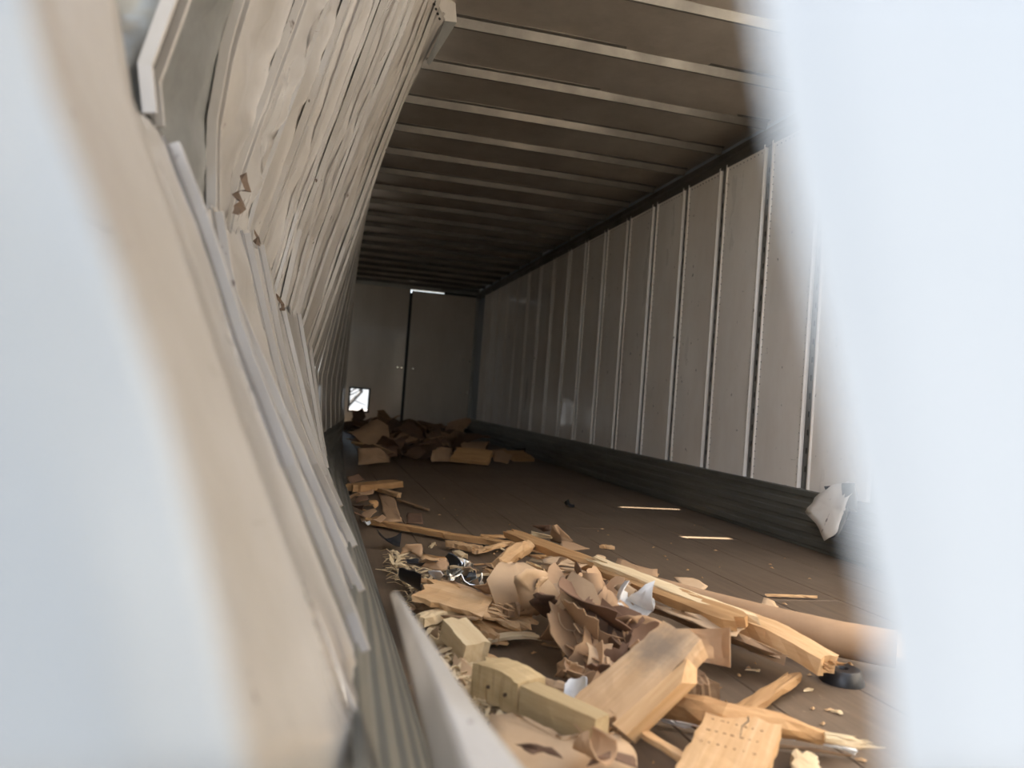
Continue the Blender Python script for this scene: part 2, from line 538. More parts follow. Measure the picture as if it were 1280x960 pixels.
d2 = door('door_2', xm + 0.012, XR, 0.0, zt - 0.02)
tag(d1, 'left rear door leaf with a small square hatch', kind='structure')
tag(d2, 'right rear door leaf, plain', kind='structure')
mb = MB(); mb.box(xm - 0.03, xm + 0.022, YB - 0.008, YB + 0.012, 0.0, zt - 0.07); mb.build('seal', M_DARK, d1)
mb = MB(); mb.box(xm + 0.62, XR, YB - 0.006, YB + 0.012, zt - 0.03, zt + 0.01); mb.build('seal', M_DARK, d2)
def bolts(parent, pts):
    for (u, v) in pts:
        p = PY(u, v, YB)
        m2 = MB(); m2.tube([(p.x, YB + 0.012, p.z), (p.x, YB - 0.012, p.z), (p.x, YB - 0.018, p.z)], [0.018, 0.018, 0.010], 8)
        m2.build('hinge_bolt', M_FOIL, parent)
bolts(d1, [(497, 459), (502, 459.5), (434, 437), (431, 479)])
bolts(d2, [(516, 461), (579, 450), (587, 452), (575, 491), (584, 491)])
mb = MB()
t = 0.03
mb.box(hx0 - t, hx1 + t, YB - 0.015, YB + 0.07, hz1, hz1 + t)
mb.box(hx0 - t, hx1 + t, YB - 0.015, YB + 0.07, hz0 - t, hz0)
mb.box(hx0 - t, hx0, YB - 0.015, YB + 0.07, hz0, hz1)
mb.box(hx1, hx1 + t, YB - 0.015, YB + 0.07, hz0, hz1)
wf = mb.build('window_1', M_DARK); tag(wf, 'small hatch opening in the left rear door', kind='structure')
# bare tree outside, seen through the hatch
tr = empty('bare_tree', (0.9, 27.0, -1.25))
tag(tr, 'bare grey tree outside, seen through the small rear door hatch', 'tree')
hc = PY(449, 500, 27.0)
mb = MB(); mb.tube([(-0.0, 0, 0), (0.05, 0, 1.2), (hc.x - 0.9 + 0.05, 0, 1.9), (0.1, 0, 4.0)], [0.11, 0.09, 0.07, 0.03], 8)
mb.build('trunk', M_DARK, tr)
for k in range(14):
    a = rnd.uniform(0, 6.28); z0 = rnd.uniform(1.0, 3.2)
    L = rnd.uniform(0.5, 1.2)
    mb = MB(); mb.tube([(0.04, 0, z0), (0.04 + L * 0.5 * math.cos(a), L * 0.5 * math.sin(a), z0 + rnd.uniform(0.1, 0.4)), (0.04 + L * math.cos(a), L * math.sin(a), z0 + rnd.uniform(0.1, 0.7))], [0.035, 0.022, 0.008], 5)
    mb.build('branch', M_DARK, tr)

# ------------------------------------------------------------------ setting: crumpled left wall
# each post: photograph points from the scuff plate up to the crease, then crease to top, with depths
wall_l = empty('wall_left', (0, 0, 0)); tag(wall_l, 'crumpled left trailer wall, lining bent outward along a torn crease', kind='structure')
L_lo = {
 'A': [(473, 960, 0.95), (392, 752, 0.95), (296, 494, 0.95), (215, 250, 0.95), (168, 138, 0.95)],
 'B': [(470, 890, 1.15), (428, 770, 1.2), (355, 590, 1.2), (290, 420, 1.25), (250, 290, 1.25), (205, 175, 1.25)],
 'C': [(470, 800, 1.5), (430, 715, 1.55), (377, 590, 1.6), (320, 457, 1.6), (280, 361, 1.6), (264, 262, 1.6)],
 'D': [(449, 712, 1.95), (420, 650, 2.0), (385, 575, 2.1), (350, 494, 2.1), (327, 400, 2.1), (302, 290, 2.1)],
 'E': [(428, 650, 2.6), (405, 600, 2.7), (372, 515, 2.7), (347, 430, 2.7), (322, 305, 2.7)],
 'F': [(415, 617, 3.2), (398, 575, 3.3), (378, 500, 3.3), (351, 388, 3.3)],
 'G': [(407, 590, 3.85), (400, 560, 3.9), (388, 490, 3.9), (371, 392, 3.9)],
 'H': [(405, 573, 4.5), (400, 545, 4.5), (393, 490, 4.5), (385, 430, 4.5)],
 'I': [(406, 561, 5.1), (402, 535, 5.1), (398, 490, 5.1), (393, 455, 5.1)],
}
L_up = {
 'A': [(125, 160, 1.2), (95, 80, 1.2), (85, 0, 1.25), (85, -100, 1.3)],
 'B': [(186, 150, 1.3), (180, 90, 1.3), (213, 0, 1.3), (240, -80, 1.3)],
 'C': [(262, 300, 1.75), (262, 160, 1.75), (280, 60, 1.75), (298, 0, 1.75), (340, -140, 1.8)],
 'D': [(276, 310, 2.2), (290, 230, 2.2), (318, 150, 2.2), (366, 20, 2.25), (420, -130, 2.3)],
 'E': [(318, 315, 2.8), (350, 225, 2.8), (392, 110, 2.75), (431, 0, 2.75), (480, -130, 2.7)],
 'F': [(347, 398, 3.4), (372, 290, 3.4), (410, 185, 3.3), (471, 20, 3.1), (500, -60, 3.0)],
 'G': [(367, 402, 3.95), (398, 300, 3.95), (450, 160, 3.85), (500, 40, 3.7), (518, -10, 3.65)],
 'H': [(383, 440, 4.55), (428, 310, 4.5), (472, 190, 4.3), (520, 70, 4.1), (546, 2, 3.95)],
 'I': [(393, 462, 5.1), (440, 320, 5.0), (468, 230, 4.75), (502, 128, 4.4), (557, 24, 4.0)],
}
def poly3(pts):
    return [D(*p) for p in pts]
def resample(pts, n):
    L = [0.0]
    for a, b_2 in zip(pts, pts[1:]): L.append(L[-1] + (b_2 - a).length)
    out = []
    for k in range(n + 1):
        t = L[-1] * k / n
        for i in range(len(pts) - 1):
            if t <= L[i + 1] + 1e-9:
                s = (t - L[i]) / max(1e-9, L[i + 1] - L[i])
                out.append(pts[i].lerp(pts[i + 1], s)); break
    return out
def strip(name, pa, pb, mat, parent, seed, n=14, m=6, amp=0.008, fold=0.0, nfold=3, jag_top=0.0, jag_bot=0.0, push=0.0, thick=0.003):
    rr = random.Random(seed)
    A, B = resample(pa, n), resample(pb, n)
    V = [[A[j].lerp(B[j], i / m) for i in range(m + 1)] for j in range(n + 1)]
    # inward normal of the strip (towards the camera side / trailer inside)
    nrm = []
    for j in range(n + 1):
        up = A[min(j + 1, n)] - A[max(j - 1, 0)] + B[min(j + 1, n)] - B[max(j - 1, 0)]
        ac = B[j] - A[j]
        q = up.cross(ac).normalized()
        if q.x < 0: q = -q
        nrm.append(q)
    ph = rr.uniform(0, 6)
    out = []
    for j in range(n + 1):
        row = []
        for i in range(m + 1):
            t = i / m
            edge = math.sin(math.pi * t)
            o = amp * 2 * noise.noise((j * 0.55 + ph, t * 3.3 + seed * 1.7, seed)) * (0.3 + edge)
            if fold and 0 < i < m:
                o += fold * (1 if i % 2 else -1) * (0.4 + 0.6 * abs(noise.noise((j * 0.22, i * 2.7, seed + 5)) * 2))
            p = V[j][i] + nrm[j] * (o + push)
            row.append(p)
        out.append(row)
    if jag_top:
        for i in range(m + 1):
            out[n][i] = out[n][i] + (out[n][i] - out[n - 1][i]).normalized() * rr.uniform(-jag_top, jag_top)
    if jag_bot:
        for i in range(m + 1):
            out[0][i] = out[0][i] + (out[0][i] - out[1][i]).normalized() * rr.uniform(-jag_bot, jag_bot)
    vs, fs = [], []
    w = m + 1
    for s in (0, 1):
        for j in range(n + 1):
            for i in range(w):
                vs.append(out[j][i] - nrm[j] * (thick * s))
    N = w * (n + 1)
    for j in range(n):
        for i in range(m):
            a = j * w + i
            fs.append((a, a + 1, a + w + 1, a + w))
            fs.append((N + a, N + a + w, N + a + w + 1, N + a + 1))
    for j in range(n):
        for i in (0, m):
            a = j * w + i
            fs.append((a, a + w, N + a + w, N + a))
    for i in range(m):
        for j in (0, n):
            a = j * w + i
            fs.append((a, a + 1, N + a + 1, N + a))
    me = mesh_of(name, vs, fs, mat, False)
    if not fold:
        for p in me.polygons: p.use_smooth = True
        try: me.set_sharp_from_angle(angle=math.radians(32))
        except Exception: pass
    return link(name, me, parent)
def rib(name, pts, width, proud, mat, parent, n=14, along=Vector((0, 1, 0))):
    A = resample(pts, n)
    m2 = MB()
    prof = [(-1.0, -0.4), (-0.8, 0.9), (0.8, 1.0), (1.0, -0.4)]
    vs = []
    for j in range(n + 1):
        up = (A[min(j + 1, n)] - A[max(j - 1, 0)]).normalized()
        q = up.cross(along).normalized()
        if q.x < 0: q = -q
        al = q.cross(up).normalized()
        if al.y < 0: al = -al
        for a, b_2 in prof:
            vs.append(A[j] + al * (a * width) + q * (b_2 * proud))
    fs = []
    for j in range(n):
        for k in range(3):
            fs.append((j * 4 + k, j * 4 + k + 1, j * 4 + 5 + k, j * 4 + 4 + k))
        fs.append((j * 4 + 3, j * 4, j * 4 + 4, j * 4 + 7))
    fs += [(0, 1, 2, 3), (n * 4, n * 4 + 1, n * 4 + 2, n * 4 + 3)]
    m2.add(vs, fs)
    return m2.build(name, mat, parent)
keys = 'ABCDEFGHI'
lo = {k: poly3(v) for k, v in L_lo.items()}
upp = {k: poly3(v) for k, v in L_up.items()}
for k in keys:                                   # lining stops at the top of the scuff plate
    a0, a1 = lo[k][0], lo[k][1]
    lo[k][0] = a1 + (a0 - a1) * ((a1.z - 0.335) / max(1e-6, a1.z - a0.z))
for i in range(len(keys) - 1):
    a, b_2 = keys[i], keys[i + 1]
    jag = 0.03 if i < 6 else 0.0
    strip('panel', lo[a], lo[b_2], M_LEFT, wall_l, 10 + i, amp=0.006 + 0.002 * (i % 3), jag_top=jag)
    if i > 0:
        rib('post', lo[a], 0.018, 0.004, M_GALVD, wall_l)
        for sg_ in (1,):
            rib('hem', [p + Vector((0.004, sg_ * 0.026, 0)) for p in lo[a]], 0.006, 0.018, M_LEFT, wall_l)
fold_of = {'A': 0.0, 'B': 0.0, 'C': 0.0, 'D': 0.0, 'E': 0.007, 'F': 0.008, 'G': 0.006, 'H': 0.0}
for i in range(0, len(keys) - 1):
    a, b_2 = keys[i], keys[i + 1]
    strip('panel', upp[a], upp[b_2], M_GALV if a in 'AB' else M_LEFT, wall_l, 40 + i, n=16, m=7 if fold_of[a] else 6, amp=0.02 if a in 'CD' else 0.010, fold=fold_of[a], jag_bot=0.03 if i < 6 else 0)  # strips A and B take grey steel to stand in for weaker light
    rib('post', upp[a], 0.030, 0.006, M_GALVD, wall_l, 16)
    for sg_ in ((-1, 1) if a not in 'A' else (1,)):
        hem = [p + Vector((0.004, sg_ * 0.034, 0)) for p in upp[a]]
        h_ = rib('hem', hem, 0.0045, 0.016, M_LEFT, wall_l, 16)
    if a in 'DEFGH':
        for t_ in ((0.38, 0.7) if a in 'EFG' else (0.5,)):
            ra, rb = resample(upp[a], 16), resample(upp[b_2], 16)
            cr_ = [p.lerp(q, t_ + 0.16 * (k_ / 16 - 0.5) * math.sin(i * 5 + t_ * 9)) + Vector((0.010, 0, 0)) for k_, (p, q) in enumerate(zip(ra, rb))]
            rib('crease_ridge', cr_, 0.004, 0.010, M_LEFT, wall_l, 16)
# torn rust-edged rags along the crease
for (u, v, d, s) in ((293, 258, 2.05, 0.05), (300, 240, 2.1, 0.06), (318, 298, 2.6, 0.05), (347, 380, 3.2, 0.06)):
    p = D(u, v, d)
    rr = random.Random(int(u))
    vs = [p + Vector((rr.uniform(-0.02, 0.02), rr.uniform(-0.04, 0.04), z * s)) for z in (-0.5, -0.2, 0.1, 0.4, 0.7)]
    vs += [q + Vector((0.015, rr.uniform(0.01, 0.035), rr.uniform(-0.02, 0.02))) for q in vs]
    m2 = MB(); m2.add(vs, [(k, k + 1, k + 6, k + 5) for k in range(4)])
    m2.build('torn_edge', M_TORN, wall_l)
# flange with rivet holes at the torn free end near the roof
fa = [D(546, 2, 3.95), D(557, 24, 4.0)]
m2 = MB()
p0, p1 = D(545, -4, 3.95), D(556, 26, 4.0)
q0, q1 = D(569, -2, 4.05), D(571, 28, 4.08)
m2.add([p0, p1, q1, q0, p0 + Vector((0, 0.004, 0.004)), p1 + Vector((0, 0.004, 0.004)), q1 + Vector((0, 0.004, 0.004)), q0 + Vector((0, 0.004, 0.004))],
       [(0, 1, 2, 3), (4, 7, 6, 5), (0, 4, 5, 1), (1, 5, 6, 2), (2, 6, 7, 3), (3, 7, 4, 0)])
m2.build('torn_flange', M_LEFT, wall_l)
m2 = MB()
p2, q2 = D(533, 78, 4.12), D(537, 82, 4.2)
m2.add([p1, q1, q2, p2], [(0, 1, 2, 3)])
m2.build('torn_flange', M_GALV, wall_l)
m2 = MB()
for k in range(5):
    p = D(541 + k * 2.2, 0 + k * 6.0, 3.93)
    m2.tube([p, p + Vector((-0.004, -0.008, 0))], [0.006, 0.006], 6)
h_o = m2.build('rivet_holes', M_DARK, wall_l); h_o['kind'] = 'stuff'

# the far stretch, less and less deformed
def far_post(y):
    t = min(1.0, max(0.0, (y - 5.1) / 6.0))
    s = t * t * (3 - 2 * t)
    xb = 0.02 * (1 - s) + 0.395 * s
    xm_ = 0.0 * (1 - s) + 0.40 * s
    return [Vector((xb + 0.02, y, SCZ)), Vector((xb * 0.7 + xm_ * 0.3, y, 0.6)), Vector((xm_, y, 0.85)), Vector((xm_ * 0.7 + 0.12, y, 1.5)), Vector((0.38 + 0.02 * s, y, ZC - 0.03))]
fy = [5.1 + PITCH * k for k in range(16)]
prev = None
for k, y in enumerate(fy):
    y = min(y, YB - 0.02)
    cur = far_post(y) if k else lo['I'] + upp['I']
    if prev is not None:
        strip('panel', prev, cur, M_LEFT, wall_l, 80 + k, n=24 if k == 1 else 10, m=3, amp=0.006)
    if k: rib('post', cur, 0.02, 0.006, M_LEFT, wall_l, 10)
    prev = cur
# unseen outer skin added behind the lining to block light leaks
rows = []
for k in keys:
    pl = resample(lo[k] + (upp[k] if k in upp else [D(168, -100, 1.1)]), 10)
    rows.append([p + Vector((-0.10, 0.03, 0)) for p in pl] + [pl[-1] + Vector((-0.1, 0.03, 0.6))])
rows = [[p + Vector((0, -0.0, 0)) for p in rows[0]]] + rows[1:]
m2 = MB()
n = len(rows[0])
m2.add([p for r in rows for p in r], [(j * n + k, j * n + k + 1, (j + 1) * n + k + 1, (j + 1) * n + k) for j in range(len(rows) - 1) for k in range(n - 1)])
m2.build('light_blocking_skin', M_SKIN, wall_l)
mb = MB(); mb.box(-0.16, -0.145, 5.0, YB + 0.1, -0.1, ZC + 0.08)  # unseen skin added along the far stretch to stop sun leaking in
mb.build('light_blocking_skin', M_SKIN, wall_l)
# scuff plate along the foot of the wall
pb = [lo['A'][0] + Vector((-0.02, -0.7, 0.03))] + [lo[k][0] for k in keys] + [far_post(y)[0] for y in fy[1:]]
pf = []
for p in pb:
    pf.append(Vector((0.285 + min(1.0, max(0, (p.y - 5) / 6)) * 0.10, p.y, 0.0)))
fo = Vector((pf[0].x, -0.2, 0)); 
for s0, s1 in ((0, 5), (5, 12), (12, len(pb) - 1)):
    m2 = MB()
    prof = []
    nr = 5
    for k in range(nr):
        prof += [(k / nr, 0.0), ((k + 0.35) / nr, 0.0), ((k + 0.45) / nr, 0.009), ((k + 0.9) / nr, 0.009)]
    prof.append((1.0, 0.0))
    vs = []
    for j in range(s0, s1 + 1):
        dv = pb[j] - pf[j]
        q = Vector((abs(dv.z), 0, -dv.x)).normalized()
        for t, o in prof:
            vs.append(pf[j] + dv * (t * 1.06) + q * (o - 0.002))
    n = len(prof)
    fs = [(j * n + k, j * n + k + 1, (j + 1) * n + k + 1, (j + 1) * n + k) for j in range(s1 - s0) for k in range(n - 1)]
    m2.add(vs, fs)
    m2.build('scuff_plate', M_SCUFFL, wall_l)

# ------------------------------------------------------------------ near torn sheets (out of focus)
def sheet_rows(name, rows, mat, seed, thick=0.002, parent=None, sub=6, wob=0.0):
    # rows: list of (list of (u,v,d)); surface lofted between them
    R = [resample(poly3(r), 14) for r in rows]
    full = []
    for a, b_2 in zip(R, R[1:]):
        for k in range(sub):
            full.append([p.lerp(q, k / sub) for p, q in zip(a, b_2)])
    full.append(R[-1])
    n, m = len(full), len(full[0])
    vs, fs = [], []
    for i in range(n):
        for j in range(m):
            o = wob * noise.noise((i * 0.45, j * 0.5, seed))
            vs.append(full[i][j] + Vector((o, o * 0.5, 0)))
    tv = []
    N = n * m
    for i in range(n):
        for j in range(m):
            a = full[min(i + 1, n - 1)][j] - full[max(i - 1, 0)][j]
            b_2 = full[i][min(j + 1, m - 1)] - full[i][max(j - 1, 0)]
            q = a.cross(b_2).normalized()
            d = (full[i][j] - CAM)
            if q.dot(d) < 0: q = -q
            tv.append(vs[i * m + j] + q * thick)
    for i in range(n - 1):
        for j in range(m - 1):
            a = i * m + j
            fs.append((a, a + 1, a + m + 1, a + m))
            fs.append((N + a, N + a + m, N + a + m + 1, N + a + 1))
    for i in range(n - 1):
        for j in (0, m - 1):
            a = i * m + j
            fs.append((a, a + m, N + a + m, N + a))
    for j in range(m - 1):
        for i in (0, n - 1):
            a = i * m + j
            fs.append((a, a + 1, N + a + 1, N + a))
    return link(name, mesh_of(name, vs + tv, fs, mat, True), parent)
# the nearest lining sheet left of the first post, free edge at A
sheet_rows('panel', [
    [(473, 985, 0.93), (392, 752, 0.93), (296, 494, 0.93), (215, 250, 0.93), (168, 138, 0.93), (156, 60, 0.95), (146, 0, 0.95), (130, -110, 0.95)],
    [(385, 985, 0.72), (305, 752, 0.72), (215, 494, 0.72), (130, 250, 0.72), (90, 138, 0.74), (70, 60, 0.75), (60, 0, 0.76), (40, -110, 0.78)],
    [(200, 985, 0.45), (140, 752, 0.45), (40, 494, 0.45), (-30, 250, 0.45), (-60, 138, 0.46), (-80, 60, 0.46), (-90, 0, 0.46), (-110, -110, 0.48)],
    [(-120, 985, 0.36), (-160, 752, 0.36), (-200, 494, 0.36), (-240, 250, 0.36), (-250, 138, 0.36), (-260, 60, 0.36), (-260, 0, 0.36), (-280, -110, 0.36)],
], M_LEFT, 3, parent=wall_l)
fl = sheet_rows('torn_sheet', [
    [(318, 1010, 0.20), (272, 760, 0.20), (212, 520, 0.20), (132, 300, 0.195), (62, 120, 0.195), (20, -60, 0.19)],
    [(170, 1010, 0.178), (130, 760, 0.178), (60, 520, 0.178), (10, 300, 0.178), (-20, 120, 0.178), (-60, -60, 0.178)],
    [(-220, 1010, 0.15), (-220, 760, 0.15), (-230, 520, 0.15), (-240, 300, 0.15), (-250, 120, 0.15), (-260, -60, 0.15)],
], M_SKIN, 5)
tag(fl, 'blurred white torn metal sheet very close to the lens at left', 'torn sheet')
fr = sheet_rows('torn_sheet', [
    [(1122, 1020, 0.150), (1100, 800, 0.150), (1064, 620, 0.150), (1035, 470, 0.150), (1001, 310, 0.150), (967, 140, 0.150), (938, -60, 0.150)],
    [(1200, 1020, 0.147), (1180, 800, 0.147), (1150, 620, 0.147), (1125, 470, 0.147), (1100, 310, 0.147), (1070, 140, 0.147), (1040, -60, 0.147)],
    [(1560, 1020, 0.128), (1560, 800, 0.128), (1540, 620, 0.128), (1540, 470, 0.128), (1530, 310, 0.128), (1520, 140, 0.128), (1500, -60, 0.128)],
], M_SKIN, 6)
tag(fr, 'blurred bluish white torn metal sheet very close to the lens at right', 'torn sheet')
cf = sheet_rows('curled_strip', [
    [(488, 742, 1.15), (503, 800, 1.05), (520, 870, 0.95), (545, 990, 0.85)],
    [(495, 738, 1.12), (522, 800, 0.98), (552, 870, 0.88), (590, 990, 0.78)],
    [(503, 748, 1.10), (545, 810, 0.98), (592, 880, 0.90), (680, 990, 0.82)],
], M_LEFT, 8)
tag(cf, 'blurred curled pale metal strip rising beside the crumpled wall foot', 'metal strip')

# torn lining flap around the hole in the right wall
def px_sheet(name, outline, mat, seed, thick=0.003, rag=0.0, dens=3, curl=0.0, point=P, parent=None, wob=0.0, smooth=True):
    rr = random.Random(seed)
    pts = [point(*o) for o in outline]
    dense = []
    for i, p in enumerate(pts):
        q = pts[(i + 1) % len(pts)]
        for k in range(dens):
            t = k / dens
            v = p.lerp(q, t)
            if k and rag:
                v = v + Vector((rr.uniform(-1, 1), rr.uniform(-1, 1), rr.uniform(-0.3, 0.3))) * rag
            dense.append(v)
    c = sum(dense, Vector()) / len(dense)
    nrm = Vector()
    for i in range(len(dense)):
        nrm += (dense[i] - c).cross(dense[(i + 1) % len(dense)] - c)
    nrm.normalize()
    if nrm.dot(CAM - c) < 0: nrm = -nrm
    R = [0.0, 0.4, 0.72, 1.0]
    m = len(dense)
    vs, fs = [], []
    for s in (0, 1):
        vs.append(c.copy() - nrm * (thick * s))
        for r in R[1:]:
            for d in dense:
                p = c.lerp(d, r)
                o = curl * (r * r) * (d - c).length + wob * noise.noise((p.x * 14, p.y * 14, p.z * 14 + seed))
                vs.append(p + nrm * (o - thick * s))
    N = 1 + 3 * m
    for s in (0, 1):
        b0 = N * s
        for k in range(m):
            fs.append((b0, b0 + 1 + k, b0 + 1 + (k + 1) % m))
            for q in range(2):
                a = b0 + 1 + q * m
                fs.append((a + k, a + m + k, a + m + (k + 1) % m, a + (k + 1) % m))
    a = 1 + 2 * m
    for k in range(m):
        fs.append((a + k, a + (k + 1) % m, N + a + (k + 1) % m, N + a + k))
    org = Matrix.Translation(c)
    return link(name, mesh_of(name, [v - c for v in vs], fs, mat, smooth), parent, org)
def on_r(off):
    return lambda u, v, o=0.0: PX(u, v, XR - off - o)
px_sheet('torn_flap', [(1006, 640, 0.04), (1018, 622, 0.02), (1040, 606, 0.0), (1060, 601, 0.0), (1068, 612, 0.02), (1058, 628, 0.05), (1052, 645, 0.06), (1046, 665, 0.09), (1030, 676, 0.10), (1020, 655, 0.07)], M_LINER, 31, 0.003, 0.008, 3, 0.0, on_r(0.025), wall_r)
px_sheet('hole', [(1030, 608), (1062, 604), (1070, 625), (1058, 650), (1048, 668), (1034, 674), (1042, 640)], M_DARK, 32, 0.001, 0.01, 3, 0.0, on_r(0.016), wall_r)
px_sheet('torn_flap', [(1052, 604, 0.0), (1068, 604, 0.02), (1072, 640, 0.03), (1060, 632, 0.05), (1055, 655, 0.07), (1046, 672, 0.09), (1040, 664, 0.06), (1050, 640, 0.04)], M_SCUFF, 33, 0.003, 0.006, 3, 0.0, on_r(0.03), wall_r)

# ------------------------------------------------------------------ debris builders
def board(name, a, b, width, thick, mat, label, cat='board', group=None, roll=0.0, jag=(0.02, 0.02), seed=0, taper=(1, 1), bow=0.0, nx=10, ny=5, edge=0.004, tip=(0, 0)):
    """a, b: (u, v, height of the board's mid-line)"""
    rr = random.Random(seed * 13 + 5)
    p, q = P(*a), P(*b)
    ax = (q - p); L = ax.length; ax.normalize()
    up = Vector((0, 0, 1)); side = up.cross(ax).normalized(); up = ax.cross(side)
    R = Matrix.Rotation(roll, 3, ax)
    side, up = R @ side, R @ up
    c = (p + q) / 2
    mw = Matrix(((ax.x, side.x, up.x, c.x), (ax.y, side.y, up.y, c.y), (ax.z, side.z, up.z, c.z), (0, 0, 0, 1)))
    vs, fs = [], []
    j0 = [rr.uniform(-1, 1) * jag[0] for _ in range(ny + 1)]
    j1 = [rr.uniform(-1, 1) * jag[1] for _ in range(ny + 1)]
    for s in (1, -1):
        for i in range(nx + 1):
            t = i / nx
            w = width * (taper[0] + (taper[1] - taper[0]) * t)
            th = thick
            if tip[0] and t < 0.35: th *= (1 - tip[0]) + tip[0] * (t / 0.35)
            if tip[1] and t > 0.65: th *= (1 - tip[1]) + tip[1] * ((1 - t) / 0.35)
            for j in range(ny + 1):
                x = (t - 0.5) * L
                if i == 0: x += j0[j] + s * rr.uniform(-0.3, 0.3) * jag[0]
                if i == nx: x += j1[j] + s * rr.uniform(-0.3, 0.3) * jag[1]
                y = (j / ny - 0.5) * w
                if j in (0, ny): y += rr.uniform(-1, 1) * edge
                z = s * th / 2 + bow * math.sin(math.pi * t) + (rr.uniform(-1, 1) * edge * 0.35)
                if j in (0, ny): z -= s * min(edge, th * 0.25) * 0.6
                vs.append((x, y, z))
    N = (nx + 1) * (ny + 1); w = ny + 1
    for i in range(nx):
        for j in range(ny):
            k = i * w + j
            fs.append((k, k + 1, k + w + 1, k + w)); fs.append((N + k, N + k + w, N + k + w + 1, N + k + 1))
        for j in (0, ny):
            k = i * w + j
            fs.append((k, k + w, N + k + w, N + k))
    for j in range(ny):
        for i in (0, nx):
            k = i * w + j
            fs.append((k, k + 1, N + k + 1, N + k))
    o = link(name, mesh_of(name, vs, fs, mat), None, mw)
    tag(o, label, cat, group)
    o['_L'] = L
    return o
def splinters(parent, end, n, length, width, mat, seed=1):
    """torn fibres left standing at the broken end of a board: one part"""
    rr = random.Random(seed)
    L = parent['_L']; m2 = MB()
    for k in range(n):
        y = rr.uniform(-0.5, 0.5) * width; z = rr.uniform(-0.4, 0.4) * 0.018
        l = length * rr.uniform(0.4, 1.0); x0 = end * (L / 2 - 0.02); r = rr.uniform(0.002, 0.005)
        m2.tube([(x0, y, z), (x0 + end * l * 0.6, y + rr.uniform(-0.004, 0.004), z + rr.uniform(-0.003, 0.006)), (x0 + end * l, y + rr.uniform(-0.008, 0.008), z + rr.uniform(-0.004, 0.012))], [r, r * 0.8, 0.0006], 4)
    me = mesh_of('splintered_end', m2.v, m2.f, mat)
    o = link('splintered_end', me); o.parent = parent
    o['kind'] = 'stuff'
    return o
def scrap_mesh(sx, sy, curl, seed, thick=0.003, rag=0.12, seg=22, twist=0.0, wob=0.010):
    """a torn star-shaped piece of paperboard curled about its local Y axis (curl = turned angle over its width)"""
    rr = random.Random(seed)
    nc = rr.choice([4, 4, 5, 6])
    corners = []
    for k in range(nc):
        a = 2 * math.pi * (k + rr.uniform(-0.28, 0.28)) / nc + 0.7
        r = rr.uniform(0.85, 1.25)
        corners.append((a, r, rr.random() < 0.6))
    prof, angs = [], []
    for k in range(nc):
        a0, r0, torn = corners[k]; a1, r1, _ = corners[(k + 1) % nc]
        if k == nc - 1: a1 += 2 * math.pi
        p0 = Vector((r0 * math.cos(a0), r0 * math.sin(a0))); p1 = Vector((r1 * math.cos(a1), r1 * math.sin(a1)))
        cnt = seg // nc + (1 if k < seg % nc else 0)
        for q in range(cnt):
            p = p0.lerp(p1, q / cnt)
            j_ = 1 + (rr.uniform(-rag, rag) if (torn and q) else 0)
            prof.append(p.length * j_); angs.append(math.atan2(p.y, p.x))
    rings = [0.35, 0.7, 1.0]
    P2 = [(0.0, 0.0)]
    for r in rings:
        for k in range(seg):
            a = angs[k]
            P2.append((prof[k] * r * math.cos(a) * sx / 2, prof[k] * r * math.sin(a) * sy / 2))
    rad = sx / curl if abs(curl) > 1e-3 else 0
    spiral = rr.uniform(-0.5, 0.9)
    vs, fs = [], []
    for s in (0, 1):
        for (x, y) in P2:
            z = wob * noise.noise((x * 5 + seed, y * 5, seed * 0.37))
            if rad:
                X = Z = th = 0.0
                for q_ in range(10):
                    uu = x / sx * (q_ + 0.5) / 10
                    th = curl * (uu + spiral * uu * abs(uu) * 2)
                    X += math.cos(th) * x / 10; Z += math.sin(th) * x / 10
                th = curl * (x / sx + spiral * (x / sx) * abs(x / sx) * 2)
                off = z - thick * s
                X, Z = X - math.sin(th) * off, Z + math.cos(th) * off
            else:
                X, Z = x, z - thick * s
            vs.append((X, y, Z + twist * X * y))
    m = seg; N = 1 + 3 * m
    for s in (0, 1):
        b0 = N * s
        for k in range(m):
            fs.append((b0, b0 + 1 + k, b0 + 1 + (k + 1) % m))
            for q in range(2):
                a = b0 + 1 + q * m
                fs.append((a + k, a + m + k, a + m + (k + 1) % m, a + (k + 1) % m))
    a = 1 + 2 * m
    for k in range(m):
        fs.append((a + k, a + (k + 1) % m, N + a + (k + 1) % m, N + a + k))
    return vs, fs
def scrap(name, at, size, curl, rot, mat, label, cat='scrap', group=None, seed=0, thick=0.003, rag=0.10, twist=0.0, wob=0.012):
    vs, fs = scrap_mesh(size[0], size[1], curl, seed, thick, rag, 22, twist, wob)
    me = mesh_of(name, vs, fs, mat, True)
    try: me.set_sharp_from_angle(angle=math.radians(50))
    except Exception: pass
    from mathutils import Euler
    mw = Matrix.Translation(P(*at) if isinstance(at, tuple) else at) @ Euler([math.radians(r) for r in rot]).to_matrix().to_4x4()
    # rest on whatever height was asked for: never below the floor
    zmin = min((mw @ Vector(v)).z for v in vs)
    if zmin < 0.002: mw = Matrix.Translation((0, 0, 0.002 - zmin)) @ mw
    o = link(name, me, None, mw)
    tag(o, label, cat, group)
    return o
def flat(name, outline, mat, label, cat='scrap', group=None, seed=0, rag=0.006, curl=0.0, thick=0.003, wob=0.008):
    o = px_sheet(name, outline, mat, seed, thick, rag, 3, curl, P, None, wob)
    tag(o, label, cat, group)
    return o
